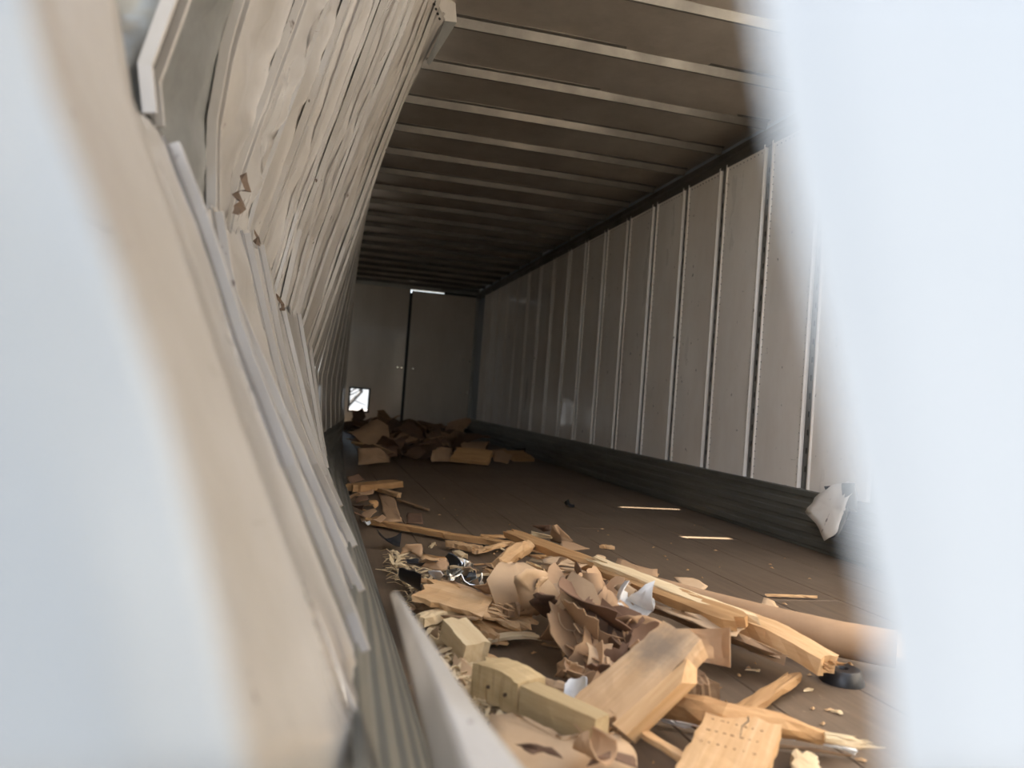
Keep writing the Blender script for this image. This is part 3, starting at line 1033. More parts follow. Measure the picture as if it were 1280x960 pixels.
# @@DEBRIS
# ------------------------------------------------------------------ near heap: the larger timbers
# long plank lying across the heap, its far end raised, near end on the black puck
B = board('plank', (884, 764, 0.10), (1036, 832, 0.075), 0.105, 0.05, M_WOOD, 'thick pale plank whose splintered end rests by the round black puck', jag=(0.03, 0.02), seed=1, taper=(1.15, 0.8), bow=0.02)
splinters(B, 1, 14, 0.05, 0.09, M_WOODO, 3)
splinters(B, -1, 8, 0.08, 0.09, M_WOOD, 4)
B = board('plank', (641, 668, 0.13), (925, 778, 0.16), 0.075, 0.032, M_WOODO, 'long narrow orange-brown plank lying across the top of the near heap', jag=(0.05, 0.03), seed=2, roll=0.25, taper=(0.7, 1.1), nx=16)
splinters(B, -1, 6, 0.09, 0.05, M_WOODO, 5)
B = board('plank', (752, 704, 0.165), (925, 771, 0.165), 0.07, 0.022, M_WOODP, 'pale split lath lying on top of the long orange-brown plank', jag=(0.07, 0.05), seed=3, roll=0.1, taper=(0.8, 1.0), nx=14)
splinters(B, -1, 8, 0.12, 0.06, M_WOODP, 6)
B = board('plank', (800, 752, 0.10), (960, 815, 0.085), 0.10, 0.022, M_WOODD, 'dark split underside plank with a torn edge below the thick pale plank', jag=(0.08, 0.06), seed=4, roll=-0.5, edge=0.014, nx=14)
splinters(B, 1, 12, 0.09, 0.08, M_WOODD, 8)
flat('paperboard_strip', [(812, 755, 0.14), (850, 764, 0.15), (893, 772, 0.15), (931, 786, 0.14), (921, 793, 0.135), (890, 787, 0.14), (850, 772, 0.14)], M_CARDL, 'pale torn strip lying along the near edge of the long planks', seed=5)
# stout broken board
B = board('broken_board', (748, 903, 0.05), (858, 797, 0.21), 0.155, 0.058, M_STOUT, 'stout broken board propped on the heap, dark smudge near its raised end', jag=(0.02, 0.012), seed=6, roll=0.06, taper=(1.0, 0.80), edge=0.003, nx=12, bow=0.0)
splinters(B, -1, 14, 0.05, 0.14, M_WOODO, 9)
m2 = MB()
L = B['_L']
m2.add([(-L * 0.5 + 0.02, -0.085, -0.03), (-L * 0.5 + 0.22, -0.092, -0.028), (-L * 0.5 + 0.25, -0.07, -0.02), (-L * 0.5 + 0.03, -0.06, -0.02),
        (-L * 0.5 + 0.0, -0.10, 0.022), (-L * 0.5 + 0.17, -0.108, 0.026), (-L * 0.5 + 0.23, -0.075, 0.030), (-L * 0.5 + 0.0, -0.06, 0.031)],
       [(0, 1, 2, 3), (4, 7, 6, 5), (0, 4, 5, 1), (1, 5, 6, 2), (2, 6, 7, 3), (3, 7, 4, 0)])
me = mesh_of('split_block', m2.v, m2.f, M_WOOD); o = link('split_block', me); o.parent = B
B = board('board_offcut', (838, 858, 0.05), (880, 857, 0.05), 0.13, 0.07, M_WOODD, 'dark rough board end sticking out beneath the stout broken board', jag=(0.02, 0.02), seed=7, edge=0.01)
splinters(B, 1, 10, 0.05, 0.11, M_WOODO, 10)
# board with the faint pencil rows, running out of the frame
B = board('board', (931, 903, 0.075), (893, 990, 0.055), 0.155, 0.035, M_WOOD, 'flat board under the split pole, with rows of faint dark marks and a crack', jag=(0.012, 0.02), seed=8, edge=0.003, nx=12, ny=6)
L = B['_L']; m2 = MB()
for r_i, yy in enumerate((-0.045, -0.012, 0.02)):
    for k in range(7):
        x = -L * 0.5 + 0.06 + r_i * 0.05 + 0.0; y = yy
        y2 = -0.06 + 0.017 * k + rnd.uniform(-0.002, 0.002)
        x2 = -L * 0.5 + 0.06 + r_i * 0.055
        m2.box(x2, x2 + 0.002, y2, y2 + rnd.uniform(0.003, 0.009), 0.0172, 0.0190)
me = mesh_of('pencil_marks', m2.v, m2.f, M_WOODD); o = link('pencil_marks', me); o.parent = B; o['kind'] = 'stuff'
m2 = MB(); pts = [(-L * 0.5 - 0.002, 0.005, 0.0172), (-L * 0.5 + 0.03, 0.012, 0.018), (-L * 0.5 + 0.06, 0.004, 0.018), (-L * 0.5 + 0.12, 0.010, 0.018)]
m2.tube(pts, [0.0016, 0.0014, 0.001, 0.0004], 5)
me = mesh_of('crack', m2.v, m2.f, M_DARK); o = link('crack', me); o.parent = B
B = board('lath', (919, 896, 0.035), (994, 846, 0.03), 0.042, 0.022, M_WOODO, 'narrow lath with a broken pointed end, crossing under the split pole', jag=(0.02, 0.03), seed=9, taper=(1.0, 0.9), nx=8)
# split pole
def pole(name, pts, radii, mat, label, cat='pole', group=None, parts=None, n=9, seed=0, lump=0.004):
    rr = random.Random(seed)
    P3 = [P(*p) for p in pts]
    Q = resample(P3, 10)
    R = []
    for i in range(11):
        t = i / 10 * (len(radii) - 1); k = min(int(t), len(radii) - 2)
        R.append(radii[k] + (radii[k + 1] - radii[k]) * (t - k))
    c = sum(Q, Vector()) / len(Q)
    ax = (Q[-1] - Q[0]).normalized(); side = Vector((0, 0, 1)).cross(ax).normalized(); up = ax.cross(side)
    mw = Matrix(((ax.x, side.x, up.x, c.x), (ax.y, side.y, up.y, c.y), (ax.z, side.z, up.z, c.z), (0, 0, 0, 1)))
    inv = mw.inverted()
    m2 = MB(); m2.tube([inv @ q for q in Q], R, n)
    m2.v = [v + Vector((rr.uniform(-1, 1) * lump * 2, rr.uniform(-1, 1) * lump, rr.uniform(-1, 1) * lump)) for v in m2.v]
    o = link(name, mesh_of(name, m2.v, m2.f, mat), None, mw)
    tag(o, label, cat, group); o['_L'] = (Q[-1] - Q[0]).length
    return o
B = pole('split_pole', [(822, 878, 0.06), (900, 893, 0.085), (980, 907, 0.07), (1040, 925, 0.04)], [0.034, 0.030, 0.026, 0.014], M_WOODO, 'rough split pole lying across the marked board', seed=3)
splinters(B, 1, 14, 0.12, 0.03, M_WOODP, 12)
pole('plastic_strip', [(955, 913, 0.045), (1010, 918, 0.05), (1068, 939, 0.02)], [0.014, 0.012, 0.006], M_WHITE, 'white crinkled plastic strip trailing from beneath the split pole', 'plastic', seed=4, lump=0.003)
pole('plastic_strip', [(815, 894, 0.02), (850, 905, 0.015), (898, 911, 0.02)], [0.006, 0.008, 0.005], M_WHITE, 'thin white plastic strip between the broken board and the marked board', 'plastic', seed=5, lump=0.002)
pole('twig', [(856, 903, 0.02), (884, 915, 0.012), (898, 922, 0.01)], [0.004, 0.005, 0.004], M_WOODD, 'dark twig beside the thin white plastic strip', 'twig', seed=6, lump=0.001)
pole('twig', [(960, 932, 0.012), (1010, 936, 0.012), (1064, 945, 0.008)], [0.004, 0.005, 0.002], M_WOODD, 'dark twig lying below the trailing white plastic', 'twig', seed=7, lump=0.001)
board('stick', (801, 915, 0.05), (885, 966, 0.03), 0.024, 0.014, M_WOOD, 'thin squared stick leaving the stout broken board for the bottom edge', 'stick', seed=10, edge=0.002)
# notched runner
B = board('notched_runner', (606, 846, 0.075), (664, 873, 0.075), 0.085, 0.085, M_WOODR, 'pale notched pallet runner with two nail holes, left of the stout board', seed=11, jag=(0.012, 0.004), edge=0.004, bow=0.008)
L = B['_L']
pa, pb_ = P(606, 846, 0.075), P(664, 873, 0.075)
inv = B.matrix_world.inverted()
e0, e1 = inv @ P(660, 871, 0.085), inv @ P(752, 909, 0.085)
m2 = MB()
rr = random.Random(3)
for t in range(9):
    p = e0.lerp(e1, t / 8)
    hw, hh = 0.027 - 0.004 * t / 8, 0.036 - 0.008 * t / 8
    m2.v += [p + Vector((0, a * hw + rr.uniform(-0.002, 0.002), b_2 * hh - 0.006)) for a, b_2 in ((-1, -1), (1, -1), (1, 1), (-1, 1))]
for t in range(8):
    for k in range(4): m2.f.append([t * 4 + k, t * 4 + (k + 1) % 4, t * 4 + 4 + (k + 1) % 4, t * 4 + 4 + k])
m2.f += [[3, 2, 1, 0], [32, 33, 34, 35]]
me = mesh_of('narrow_section', m2.v, m2.f, M_WOODR); o = link('narrow_section', me); o.parent = B
for q in (-0.12, 0.24):
    m2 = MB(); m2.tube([(L * q, -0.0415, 0.004), (L * q + 0.002, -0.0475, 0.004)], [0.0045, 0.0045], 7); me = mesh_of('nail_hole', m2.v, m2.f, M_TORN); o = link('nail_hole', me); o.parent = B
# small pale block
B = board('wood_block', (566, 784, 0.09), (595, 817, 0.06), 0.075, 0.06, M_WOODP, 'bright pale sawn block beside the heap of shavings', 'block', seed=12, edge=0.002, jag=(0.012, 0.004))
board('splinter', (604, 818, 0.03), (639, 833, 0.02), 0.022, 0.012, M_WOOD, 'flat pointed splinter lying behind the pale sawn block', 'splinter', seed=13, taper=(1, 0.4), edge=0.002)
pole('twig', [(607, 820, 0.03), (598, 832, 0.02), (585, 842, 0.012)], [0.006, 0.006, 0.005], M_WOOD, 'bent pale stick against the sawn block end', 'twig', seed=14, lump=0.001)
# left half of the heap
B = board('board', (531, 738, 0.14), (620, 763, 0.11), 0.12, 0.022, M_WOOD, 'wide board with a ragged right end on the left of the heap', seed=15, jag=(0.02, 0.05), edge=0.006, roll=0.25)
splinters(B, 1, 18, 0.08, 0.11, M_WOOD, 16)
board('stick', (529, 775, 0.08), (574, 759, 0.10), 0.05, 0.03, M_WOODP, 'short pale stick laid slantwise under the wide ragged board', 'stick', seed=16, edge=0.004)
board('board', (521, 752, 0.10), (556, 768, 0.06), 0.06, 0.035, M_WOODD, 'brown board behind the short slanting stick', seed=17, roll=0.9)
board('stick', (562, 768, 0.08), (590, 784, 0.05), 0.055, 0.03, M_WOODD, 'brown stick sloping towards the pale sawn block', 'stick', seed=18, edge=0.004)
board('stick', (588, 776, 0.06), (615, 797, 0.035), 0.04, 0.03, M_WOOD, 'rounded stick sloping right of the pale sawn block', 'stick', seed=19, edge=0.004)
board('lath', (578, 794, 0.03), (628, 803, 0.02), 0.02, 0.012, M_WOODO, 'thin brown lath crossing behind the sawn block', seed=20, edge=0.002)
board('lath', (605, 801, 0.025), (675, 796, 0.025), 0.05, 0.015, M_WOODP, 'pale curved lath at the near edge of the heap above bare floor', seed=21, edge=0.004, bow=0.01, taper=(0.7, 1.0))
board('board', (598, 752, 0.09), (655, 781, 0.05), 0.13, 0.018, M_WOOD, 'tan board sloping down to the centre from the ragged board', seed=22, edge=0.006, jag=(0.02, 0.03))
board('board', (585, 775, 0.05), (640, 787, 0.035), 0.08, 0.016, M_WOODO, 'orange splintered board under the tan sloping board', seed=23, jag=(0.03, 0.08), edge=0.006)
B = board('wood_block', (634, 762, 0.10), (645, 747, 0.12), 0.07, 0.05, M_WOODD, 'brown chunk with a chewed end beside the paperboard roll', 'block', seed=24, edge=0.008)
B = pole('branch_stick', [(622, 706, 0.12), (640, 692, 0.14), (661, 683, 0.13)], [0.022, 0.034, 0.026], M_WOOD, 'rounded pale stick like a branch rising above the flat paddle piece', 'stick', seed=25, lump=0.006)
flat('paddle_piece', [(620, 706, 0.17), (640, 702, 0.17), (645, 716, 0.14), (641, 738, 0.08), (623, 746, 0.05), (620, 728, 0.11)], M_CARDL, 'flat paddle shaped pale paperboard leaning below the branch-like stick', seed=26, rag=0.004)
# laths along the back of the heap
B = board('lath', (459, 651, 0.025), (560, 669, 0.03), 0.05, 0.03, M_WOODO, 'long dark orange lath at the back of the heap, left piece', seed=27, edge=0.004)
B = board('lath', (556, 669, 0.03), (684, 687, 0.035), 0.055, 0.03, M_WOODO, 'long dark orange lath at the back of the heap, right piece', seed=28, edge=0.004)
board('lath', (604, 670, 0.02), (645, 671, 0.02), 0.03, 0.015, M_WOODO, 'short thin lath behind the raised tip of the long plank', seed=29)
B = board('stick', (563, 680, 0.03), (596, 686, 0.03), 0.05, 0.03, M_WOOD, 'split stick with red-brown face on bare floor behind the foil', 'stick', seed=30, edge=0.008)
splinters(B, 1, 8, 0.09, 0.04, M_WOOD, 31)
board('lath', (595, 690, 0.025), (632, 680, 0.04), 0.03, 0.02, M_WOOD, 'tan splinter leaning on the back lath', 'splinter', seed=32, edge=0.005)
pole('twig', [(618, 681, 0.04), (633, 689, 0.015)], [0.006, 0.004], M_WOODP, 'tiny pale twig leaning on the back lath', 'twig', seed=33, lump=0.001)
board('lath', (640, 681, 0.04), (700, 690, 0.04), 0.06, 0.03, M_WOOD, 'tan lath under the tip of the long orange-brown plank', seed=34, edge=0.006)
board('chip', (571, 690, 0.012), (580, 695, 0.012), 0.04, 0.018, M_WOODP, 'thick pale chip alone on bare floor left of the paddle piece', 'chip', seed=35)
board('chip', (538, 684, 0.006), (543, 679, 0.006), 0.018, 0.006, M_WOODP, 'tiny pale chip on bare floor near the left wall', 'chip', seed=36)
board('chip', (753, 683, 0.012), (763, 684, 0.012), 0.03, 0.02, M_WOOD, 'small tan chip alone on the floor behind the heap', 'chip', seed=37)
pole('twig', [(590, 706, 0.008), (620, 704, 0.008)], [0.004, 0.003], M_WOODO, 'thin orange twig behind the piece of paperboard on foil', 'twig', seed=38, lump=0.001)
pole('twig', [(603, 710, 0.008), (640, 696, 0.008)], [0.003, 0.003], M_WOODD, 'thin dark twig slanting on bare floor left of the paddle piece', 'twig', seed=39, lump=0.001)
# far left small group
B = board('board', (440, 610, 0.05), (497, 604, 0.05), 0.13, 0.05, M_WOODO, 'orange board lying by the left wall, beyond the heap', seed=40, edge=0.006, jag=(0.02, 0.03))
board('lath', (471, 611, 0.03), (499, 619, 0.03), 0.05, 0.03, M_WOOD, 'short tan lath touching the orange board by the left wall', seed=41)
flat('corrugated_strip', [(473, 617, 0.015), (492, 620, 0.012), (500, 642, 0.01), (503, 652, 0.008), (481, 652, 0.008), (478, 634, 0.01)], M_CARD, 'tan strip of corrugated board standing off the orange board', seed=42)
board('lath', (498, 625, 0.02), (535, 637, 0.015), 0.035, 0.014, M_WOODD, 'dark thin lath reaching out over bare floor near orange board', seed=43)
flat('paper_sheet', [(510, 640, 0.006), (528, 640, 0.006), (529, 655, 0.004), (508, 654, 0.004)], M_CARDD, 'faint brown square of paper flat on the floor by the left laths', seed=44)
flat('scrap', [(449, 607, 0.03), (468, 611, 0.04), (466, 618, 0.02), (446, 620, 0.02)], M_CARD, 'tan scrap beneath the orange board by the left wall', seed=45)
flat('scrap', [(434, 596, 0.10), (448, 592, 0.12), (456, 600, 0.08), (440, 604, 0.06)], M_CARDD, 'brown scrap propped behind the orange board', seed=46)
for k in range(10):
    scrap('scrap', (438 + rnd.uniform(0, 28) + k * 1.5, 622 + k * 3.2, 0.02 + rnd.random() * 0.03), (rnd.uniform(0.08, 0.16), rnd.uniform(0.04, 0.09)), rnd.uniform(-1.5, 1.5), (rnd.uniform(-30, 30), rnd.uniform(-30, 30), rnd.uniform(0, 360)), [M_CARD, M_CARDD, M_WOODO][k % 3], ('tan', 'dark brown', 'orange-brown')[k % 3] + ' small scrap by the left wall, ' + ('just below the orange board' if k < 4 else 'halfway from orange board to back lath' if k < 7 else 'next to the back lath tip'), group='small scraps along the left wall foot', seed=300 + k)
scrap('film_scrap', (458, 654, 0.03), (0.06, 0.05), 2.0, (20, 10, 40), M_WHITE, 'small whitish film scrap at the left tip of the back lath', 'plastic', seed=47)

# long paperboard tube at right, with ragged sheets behind it
T = pole('paperboard_tube', [(815, 723, 0.15), (880, 748, 0.11), (960, 776, 0.085), (1040, 797, 0.085), (1120, 812, 0.085)], [0.010, 0.030, 0.048, 0.054, 0.055], M_CARD, 'long tapering roll of brown paperboard running behind the right blurred sheet', 'roll', seed=50, lump=0.0, n=16)
for p in T.data.polygons: p.use_smooth = True
flat('ragged_sheet', [(938, 768, 0.06), (948, 758, 0.07), (955, 746, 0.09), (968, 752, 0.08), (972, 762, 0.06), (985, 771, 0.05), (996, 765, 0.06), (1003, 770, 0.05), (1001, 779, 0.04), (985, 780, 0.04), (960, 778, 0.05)], M_CARDL, 'ragged scalloped sheet standing up behind the long paperboard roll', seed=51)
flat('ragged_sheet', [(842, 722, 0.05), (866, 722, 0.06), (885, 733, 0.05), (872, 738, 0.04), (850, 731, 0.04)], M_CARDL, 'pale torn sheet behind the thin end of the paperboard roll', seed=52)
flat('ragged_sheet', [(768, 708, 0.05), (772, 697, 0.06), (800, 708, 0.05), (822, 712, 0.05), (822, 722, 0.04), (806, 724, 0.04)], M_CARD, 'brown torn sheet on the floor behind the pale split lath', seed=53)
board('splinter', (963, 744, 0.010), (1017, 746, 0.012), 0.022, 0.010, M_WOOD, 'single splinter alone on the floor by the right wall', 'splinter', seed=54, taper=(0.7, 0.5), edge=0.003)
# black puck under the plank end
o = empty('rubber_puck', P(1052, 852, 0.0)); tag(o, 'round black rubber puck with a centre hole at the plank end', 'puck')
m2 = MB(); n = 24
rings = [(0.062, 0.0), (0.062, 0.006), (0.052, 0.036), (0.048, 0.040), (0.018, 0.040), (0.016, 0.037), (0.015, 0.02), (0.0001, 0.02)]
for r, z in rings: m2.v += [Vector((r * math.cos(2 * math.pi * k / n), r * math.sin(2 * math.pi * k / n), z)) for k in range(n)]
for i in range(len(rings) - 1):
    for k in range(n): m2.f.append([i * n + k, i * n + (k + 1) % n, (i + 1) * n + (k + 1) % n, (i + 1) * n + k])
c_ = m2.build('body', M_BLACK, o, True)
try: c_.data.set_sharp_from_angle(angle=math.radians(40))
except Exception: pass
m2 = MB(); m2.tube([(0, 0, 0.021), (0, 0, 0.03)], [0.013, 0.013], 6); m2.build('bolt_head', M_GALV, o)
scrap('black_lump', (711, 631, 0.02), (0.09, 0.07), 2.4, (10, 20, 30), M_BLACK, 'small black lump alone in the middle of the bare floor', 'lump', seed=55, thick=0.02, wob=0.03)

# ------------------------------------------------------------------ near heap: paperboard
R_ = scrap('paperboard_roll', (661, 750, 0.13), (0.30, 0.26), 2.6, (0, 78, 100), M_CARDL, 'tall pale half-roll of paperboard standing at the centre of the heap', 'roll', seed=60, rag=0.05)
flat('paperboard_sheet', [(646, 726, 0.22), (660, 716, 0.24), (684, 718, 0.22), (688, 726, 0.20), (676, 730, 0.20), (676, 745, 0.15), (668, 780, 0.04), (654, 779, 0.04), (650, 750, 0.14)], M_CARDL, 'pale bent sheet draped over the centre of the heap', seed=61, curl=-0.15, wob=0.02)
flat('shaded_dark_sheet', [(661, 752, 0.16), (672, 742, 0.19), (694, 744, 0.18), (702, 756, 0.15), (704, 772, 0.08), (690, 776, 0.06), (676, 768, 0.09)], M_CARDD, 'dark brown scalloped sheet at heap centre, its shaded side put into the colour', seed=62, rag=0.010)  # shade on this side is painted by the dark colour
for k, (pts, lab) in enumerate([
    ([(677, 698, 0.17), (688, 693, 0.18), (704, 696, 0.17), (722, 703, 0.165), (735, 706, 0.155), (727, 709, 0.155), (704, 706, 0.16), (694, 708, 0.16), (680, 704, 0.16)], 'top scalloped sheet of the layered stack beneath the long plank'),
    ([(676, 706, 0.15), (700, 709, 0.15), (720, 711, 0.15), (735, 716, 0.14), (748, 721, 0.13), (738, 722, 0.12), (716, 714, 0.135), (690, 714, 0.14), (678, 711, 0.14)], 'second scalloped sheet of the layered stack beneath the long plank'),
    ([(685, 715, 0.13), (706, 716, 0.13), (727, 715, 0.13), (714, 720, 0.12), (694, 728, 0.10), (687, 724, 0.11)], 'lowest curled sheet of the layered stack beneath the long plank')]):
    flat('scalloped_sheet', pts, M_CARDL if k < 2 else M_CARD, lab, 'sheet', None, 63 + k, 0.005)
flat('upright_flap', [(688, 676, 0.03), (690, 657, 0.13), (696, 656, 0.13), (712, 672, 0.07), (716, 677, 0.05), (704, 681, 0.03)], M_CARD, 'tan triangular flap leaning up behind the plank tip', seed=67)
flat('upright_flap', [(664, 657, 0.09), (688, 656, 0.11), (688, 664, 0.08), (680, 664, 0.06)], M_CARDD, 'brown flap behind the tip of the long plank', seed=68)
flat('pale_flap', [(664, 664, 0.08), (688, 670, 0.07), (690, 674, 0.05), (663, 671, 0.05)], M_WOODP, 'bright pale flap right behind the tip of the long plank', seed=69)
flat('scrap', [(700, 676, 0.05), (718, 678, 0.05), (737, 686, 0.03), (716, 688, 0.02), (702, 684, 0.03)], M_CARD, 'brown scrap on the floor beyond the triangular flap', seed=70)
flat('pale_sheet', [(699, 686, 0.12), (706, 684, 0.13), (737, 698, 0.14), (733, 703, 0.13), (716, 696, 0.125)], M_CARDL, 'pale sheet showing along the far edge of the long plank', seed=71)
flat('pale_sheet', [(737, 700, 0.10), (747, 692, 0.12), (757, 695, 0.11), (759, 706, 0.09), (744, 706, 0.09)], M_CARDL, 'small bright corner of sheet poking up behind the long plank', seed=72)
flat('flat_sheet', [(765, 775, 0.15), (785, 768, 0.18), (806, 769, 0.17), (828, 778, 0.15), (826, 788, 0.13), (808, 795, 0.11), (793, 799, 0.10), (780, 788, 0.12)], M_CARD, 'flat tan sheet right of centre, beside the crumpled white film', 'sheet', None, 73)
flat('flat_sheet', [(765, 777, 0.13), (780, 790, 0.11), (791, 800, 0.08), (787, 808, 0.06), (770, 795, 0.09)], M_CARD, 'narrow tan sheet just left of the flat tan sheet', 'sheet', None, 74)
flat('flat_sheet', [(660, 850, 0.05), (665, 845, 0.06), (690, 849, 0.06), (703, 851, 0.06), (718, 862, 0.05), (720, 872, 0.03), (707, 877, 0.02), (690, 868, 0.03), (672, 858, 0.035)], M_CARDL, 'large flat pale sheet above the notched runner', 'sheet', None, 75)
pole('paperboard_roll', [(712, 876, 0.02), (735, 876, 0.02), (760, 873, 0.02)], [0.012, 0.012, 0.010], M_CARD, 'rolled paperboard edge right of the large flat pale sheet', 'roll', seed=76, lump=0.001)
flat('oval_disc', [(706, 838, 0.05), (712, 829, 0.08), (722, 829, 0.09), (730, 838, 0.07), (726, 850, 0.04), (712, 851, 0.03)], M_CARDL, 'rounded pale disc of paperboard above the large flat pale sheet', 'sheet', None, 77)
flat('oval_disc', [(692, 846, 0.02), (694, 832, 0.05), (704, 822, 0.08), (712, 828, 0.08), (706, 838, 0.05), (705, 848, 0.02)], M_CARD, 'tan disc tucked behind the rounded pale disc', 'sheet', None, 78)
B1 = flat('large_sheet', [(613, 893, 0.06), (640, 891, 0.07), (660, 897, 0.07), (690, 912, 0.06), (694, 921, 0.055), (726, 921, 0.06), (752, 908, 0.075), (770, 915, 0.06), (785, 928, 0.05), (796, 945, 0.04), (792, 990, 0.02), (600, 1000, 0.02), (610, 940, 0.04)], M_CARDL, 'largest tan paperboard sheet filling the bottom edge of the picture', 'sheet', None, 79, wob=0.015)
for k, (pts, mt) in enumerate([([(643, 930, 0.075), (662, 929, 0.085), (690, 934, 0.08), (704, 949, 0.065), (680, 940, 0.07), (665, 943, 0.07)], M_CARDD),
                               ([(733, 958, 0.06), (745, 946, 0.075), (765, 938, 0.075), (792, 945, 0.06), (797, 960, 0.05), (770, 948, 0.065)], M_CARDD)]):
    o = px_sheet('torn_slit', pts, mt, 90 + k, 0.002, 0.003, 3, 0.0)
    o.parent = B1; o.matrix_parent_inverse = B1.matrix_world.inverted()
scrap('curl', (745, 948, 0.06), (0.16, 0.09), 3.2, (0, 0, 30), M_CARD, 'open curl of paperboard on the largest bottom sheet', seed=80, rag=0.04)
scrap('curl', (735, 915, 0.06), (0.10, 0.06), 3.6, (0, 0, 10), M_CARD, 'small curled tongue where the runner meets the largest bottom sheet', seed=81, rag=0.04)
scrap('upright_loop', (862, 805, 0.15), (0.34, 0.10), 4.0, (78, 10, 20), M_CARD, 'tall looped strip standing behind the raised end of the stout board', 'roll', seed=82, rag=0.05)
scrap('small_tube', (781, 746, 0.17), (0.13, 0.09), 5.2, (20, 10, 30), M_CARDL, 'short open curl tucked under the near edge of the long plank', 'roll', seed=83, rag=0.04)
scrap('small_tube', (764, 858, 0.05), (0.13, 0.08), 5.6, (40, 10, 70), M_CARD, 'small open curl against the left edge of the stout board', 'roll', seed=84, rag=0.04)
# left paperboard
flat('square_scrap', [(502, 688, 0.07), (507, 680, 0.10), (527, 680, 0.10), (527, 697, 0.05), (514, 692, 0.05), (501, 694, 0.05)], M_CARD, 'squarish tan scrap on the left of the heap', seed=100)
flat('flat_splinter', [(527, 692, 0.05), (545, 695, 0.05), (567, 697, 0.04), (545, 701, 0.03), (527, 700, 0.03)], M_WOOD, 'flat pointed splinter right of the squarish tan scrap', 'splinter', seed=101)
flat('lobed_scrap', [(523, 702, 0.08), (532, 698, 0.10), (545, 703, 0.09), (550, 698, 0.10), (558, 698, 0.10), (562, 706, 0.08), (556, 714, 0.06), (540, 712, 0.06), (527, 709, 0.06)], M_CARD, 'lobed tan scrap behind the white film on the left', seed=102)
flat('round_scrap', [(574, 716, 0.10), (579, 709, 0.13), (588, 709, 0.13), (596, 713, 0.11), (597, 722, 0.08), (585, 724, 0.07)], M_CARDL, 'rounded tan scrap lying on the crumpled foil', seed=103)
flat('white_film', [(535, 716, 0.12), (551, 714, 0.13), (553, 720, 0.11), (549, 731, 0.06), (545, 730, 0.06), (541, 722, 0.10)], M_WHITE, 'white triangular film scrap left of the foil', 'plastic', None, 104)
flat('curved_sheet', [(590, 733, 0.09), (606, 730, 0.10), (616, 720, 0.13), (622, 722, 0.12), (620, 745, 0.06), (605, 742, 0.06)], M_CARD, 'curved tan sheet between the foil and the flat paddle piece', seed=105)
flat('curved_sheet', [(550, 724, 0.10), (566, 727, 0.10), (590, 735, 0.08), (604, 744, 0.06), (580, 742, 0.07), (560, 734, 0.08)], M_CARD, 'long tan sheet directly behind the wide ragged board', seed=106)
for k in range(9):
    a = rnd.uniform(0, 6.28)
    scrap('foil_scrap', (562 + k * 4.0, 712 + 8 * math.sin(k * 1.1) + k * 0.9, 0.09), (rnd.uniform(0.06, 0.10), rnd.uniform(0.05, 0.08)), rnd.uniform(2, 4), (rnd.uniform(-60, 60), rnd.uniform(-60, 60), rnd.uniform(0, 360)), M_FOIL if k % 3 else M_BLACK, ('silver' if k % 3 else 'dark') + ' crumpled piece in the glittering clump, ' + ('beside the white triangular film' if k < 4 else 'in front of the rounded tan scrap'), 'foil', 'crumpled foil in the glittering clump', 110 + k, wob=0.05)
for k, (u, v, h, sx, lab) in enumerate([(484, 676, 0.04, 0.20, 'black plastic piece near the left wall behind the heap'), (514, 733, 0.10, 0.24, 'black plastic sheet crumpled at the left edge of the heap'), (519, 705, 0.07, 0.12, 'dark crumpled plastic below the squarish tan scrap'), (528, 768, 0.05, 0.16, 'black plastic under the short slanting stick')]):
    scrap('black_plastic', (u, v, h), (sx, sx * 0.55), 1.6, (25, 15, 40 + 30 * k), M_BLACK, lab, 'plastic', None, 125 + k, wob=0.05)
for k, (u, v, h, lab) in enumerate([(785, 756, 0.16, 'crumpled white film right of the heap centre'), (803, 757, 0.16, 'translucent whitish film draped under the long plank'), (766, 766, 0.15, 'small white film curl left of the crumpled white film'), (722, 865, 0.05, 'shiny white film by the large flat pale sheet'), (765, 866, 0.04, 'white film tucked under the left edge of the stout board')]):
    scrap('plastic_film', (u, v, h), (0.15 - 0.02 * k, 0.09), 2.6, (40 - 20 * k, 30, 50 * k), M_WHITE, lab, 'plastic', None, 130 + k, wob=0.07)

# crumpled curls in the middle of the heap: counted one by one
rr = random.Random(21)
mids = [(700, 730, .16), (716, 726, .17), (734, 729, .17), (752, 735, .17), (690, 740, .15), (712, 742, .17), (730, 745, .18), (748, 748, .17), (765, 752, .16),
        (704, 756, .15), (722, 760, .19), (740, 763, .20), (756, 768, .17), (700, 792, .09), (712, 780, .13), (727, 778, .17), (742, 782, .16), (756, 790, .13),
        (705, 803, .06), (720, 798, .11), (736, 800, .11), (750, 806, .10), (768, 806, .09), (783, 812, .10), (735, 820, .08), (752, 824, .07), (770, 828, .07), (790, 826, .07), (748, 846, .05), (766, 842, .05), (735, 858, .04), (795, 806, .11), (805, 812, .11)]
mids += [(694, 728, .14), (724, 735, .15), (742, 755, .15), (760, 744, .15), (714, 770, .13), (734, 790, .12), (775, 796, .10), (744, 815, .08), (760, 818, .07), (728, 808, .08), (780, 836, .06), (698, 782, .10), (712, 812, .06), (774, 848, .05)]
mids += [(u + rr.uniform(-14, 14), v + rr.uniform(-8, 8), h + 0.02) for (u, v, h) in mids[4:44:2]]
big_n = len(mids) - 20
def zone(u, v):
    if v < 740: return 'under the layered scalloped stack' if u < 740 else 'under the long plank'
    if v < 775: return 'behind the dark brown sheet' if u < 712 else ('in the very middle of the crumple' if u < 750 else 'beside the crumpled white film')
    if v < 806: return 'at the edge of the bare floor patch' if u < 716 else ('low in the crumple' if u < 752 else 'left of the stout board top')
    if v < 832: return 'above the rounded pale disc' if u < 748 else 'along the stout board'
    return 'close above the flat pale sheet'
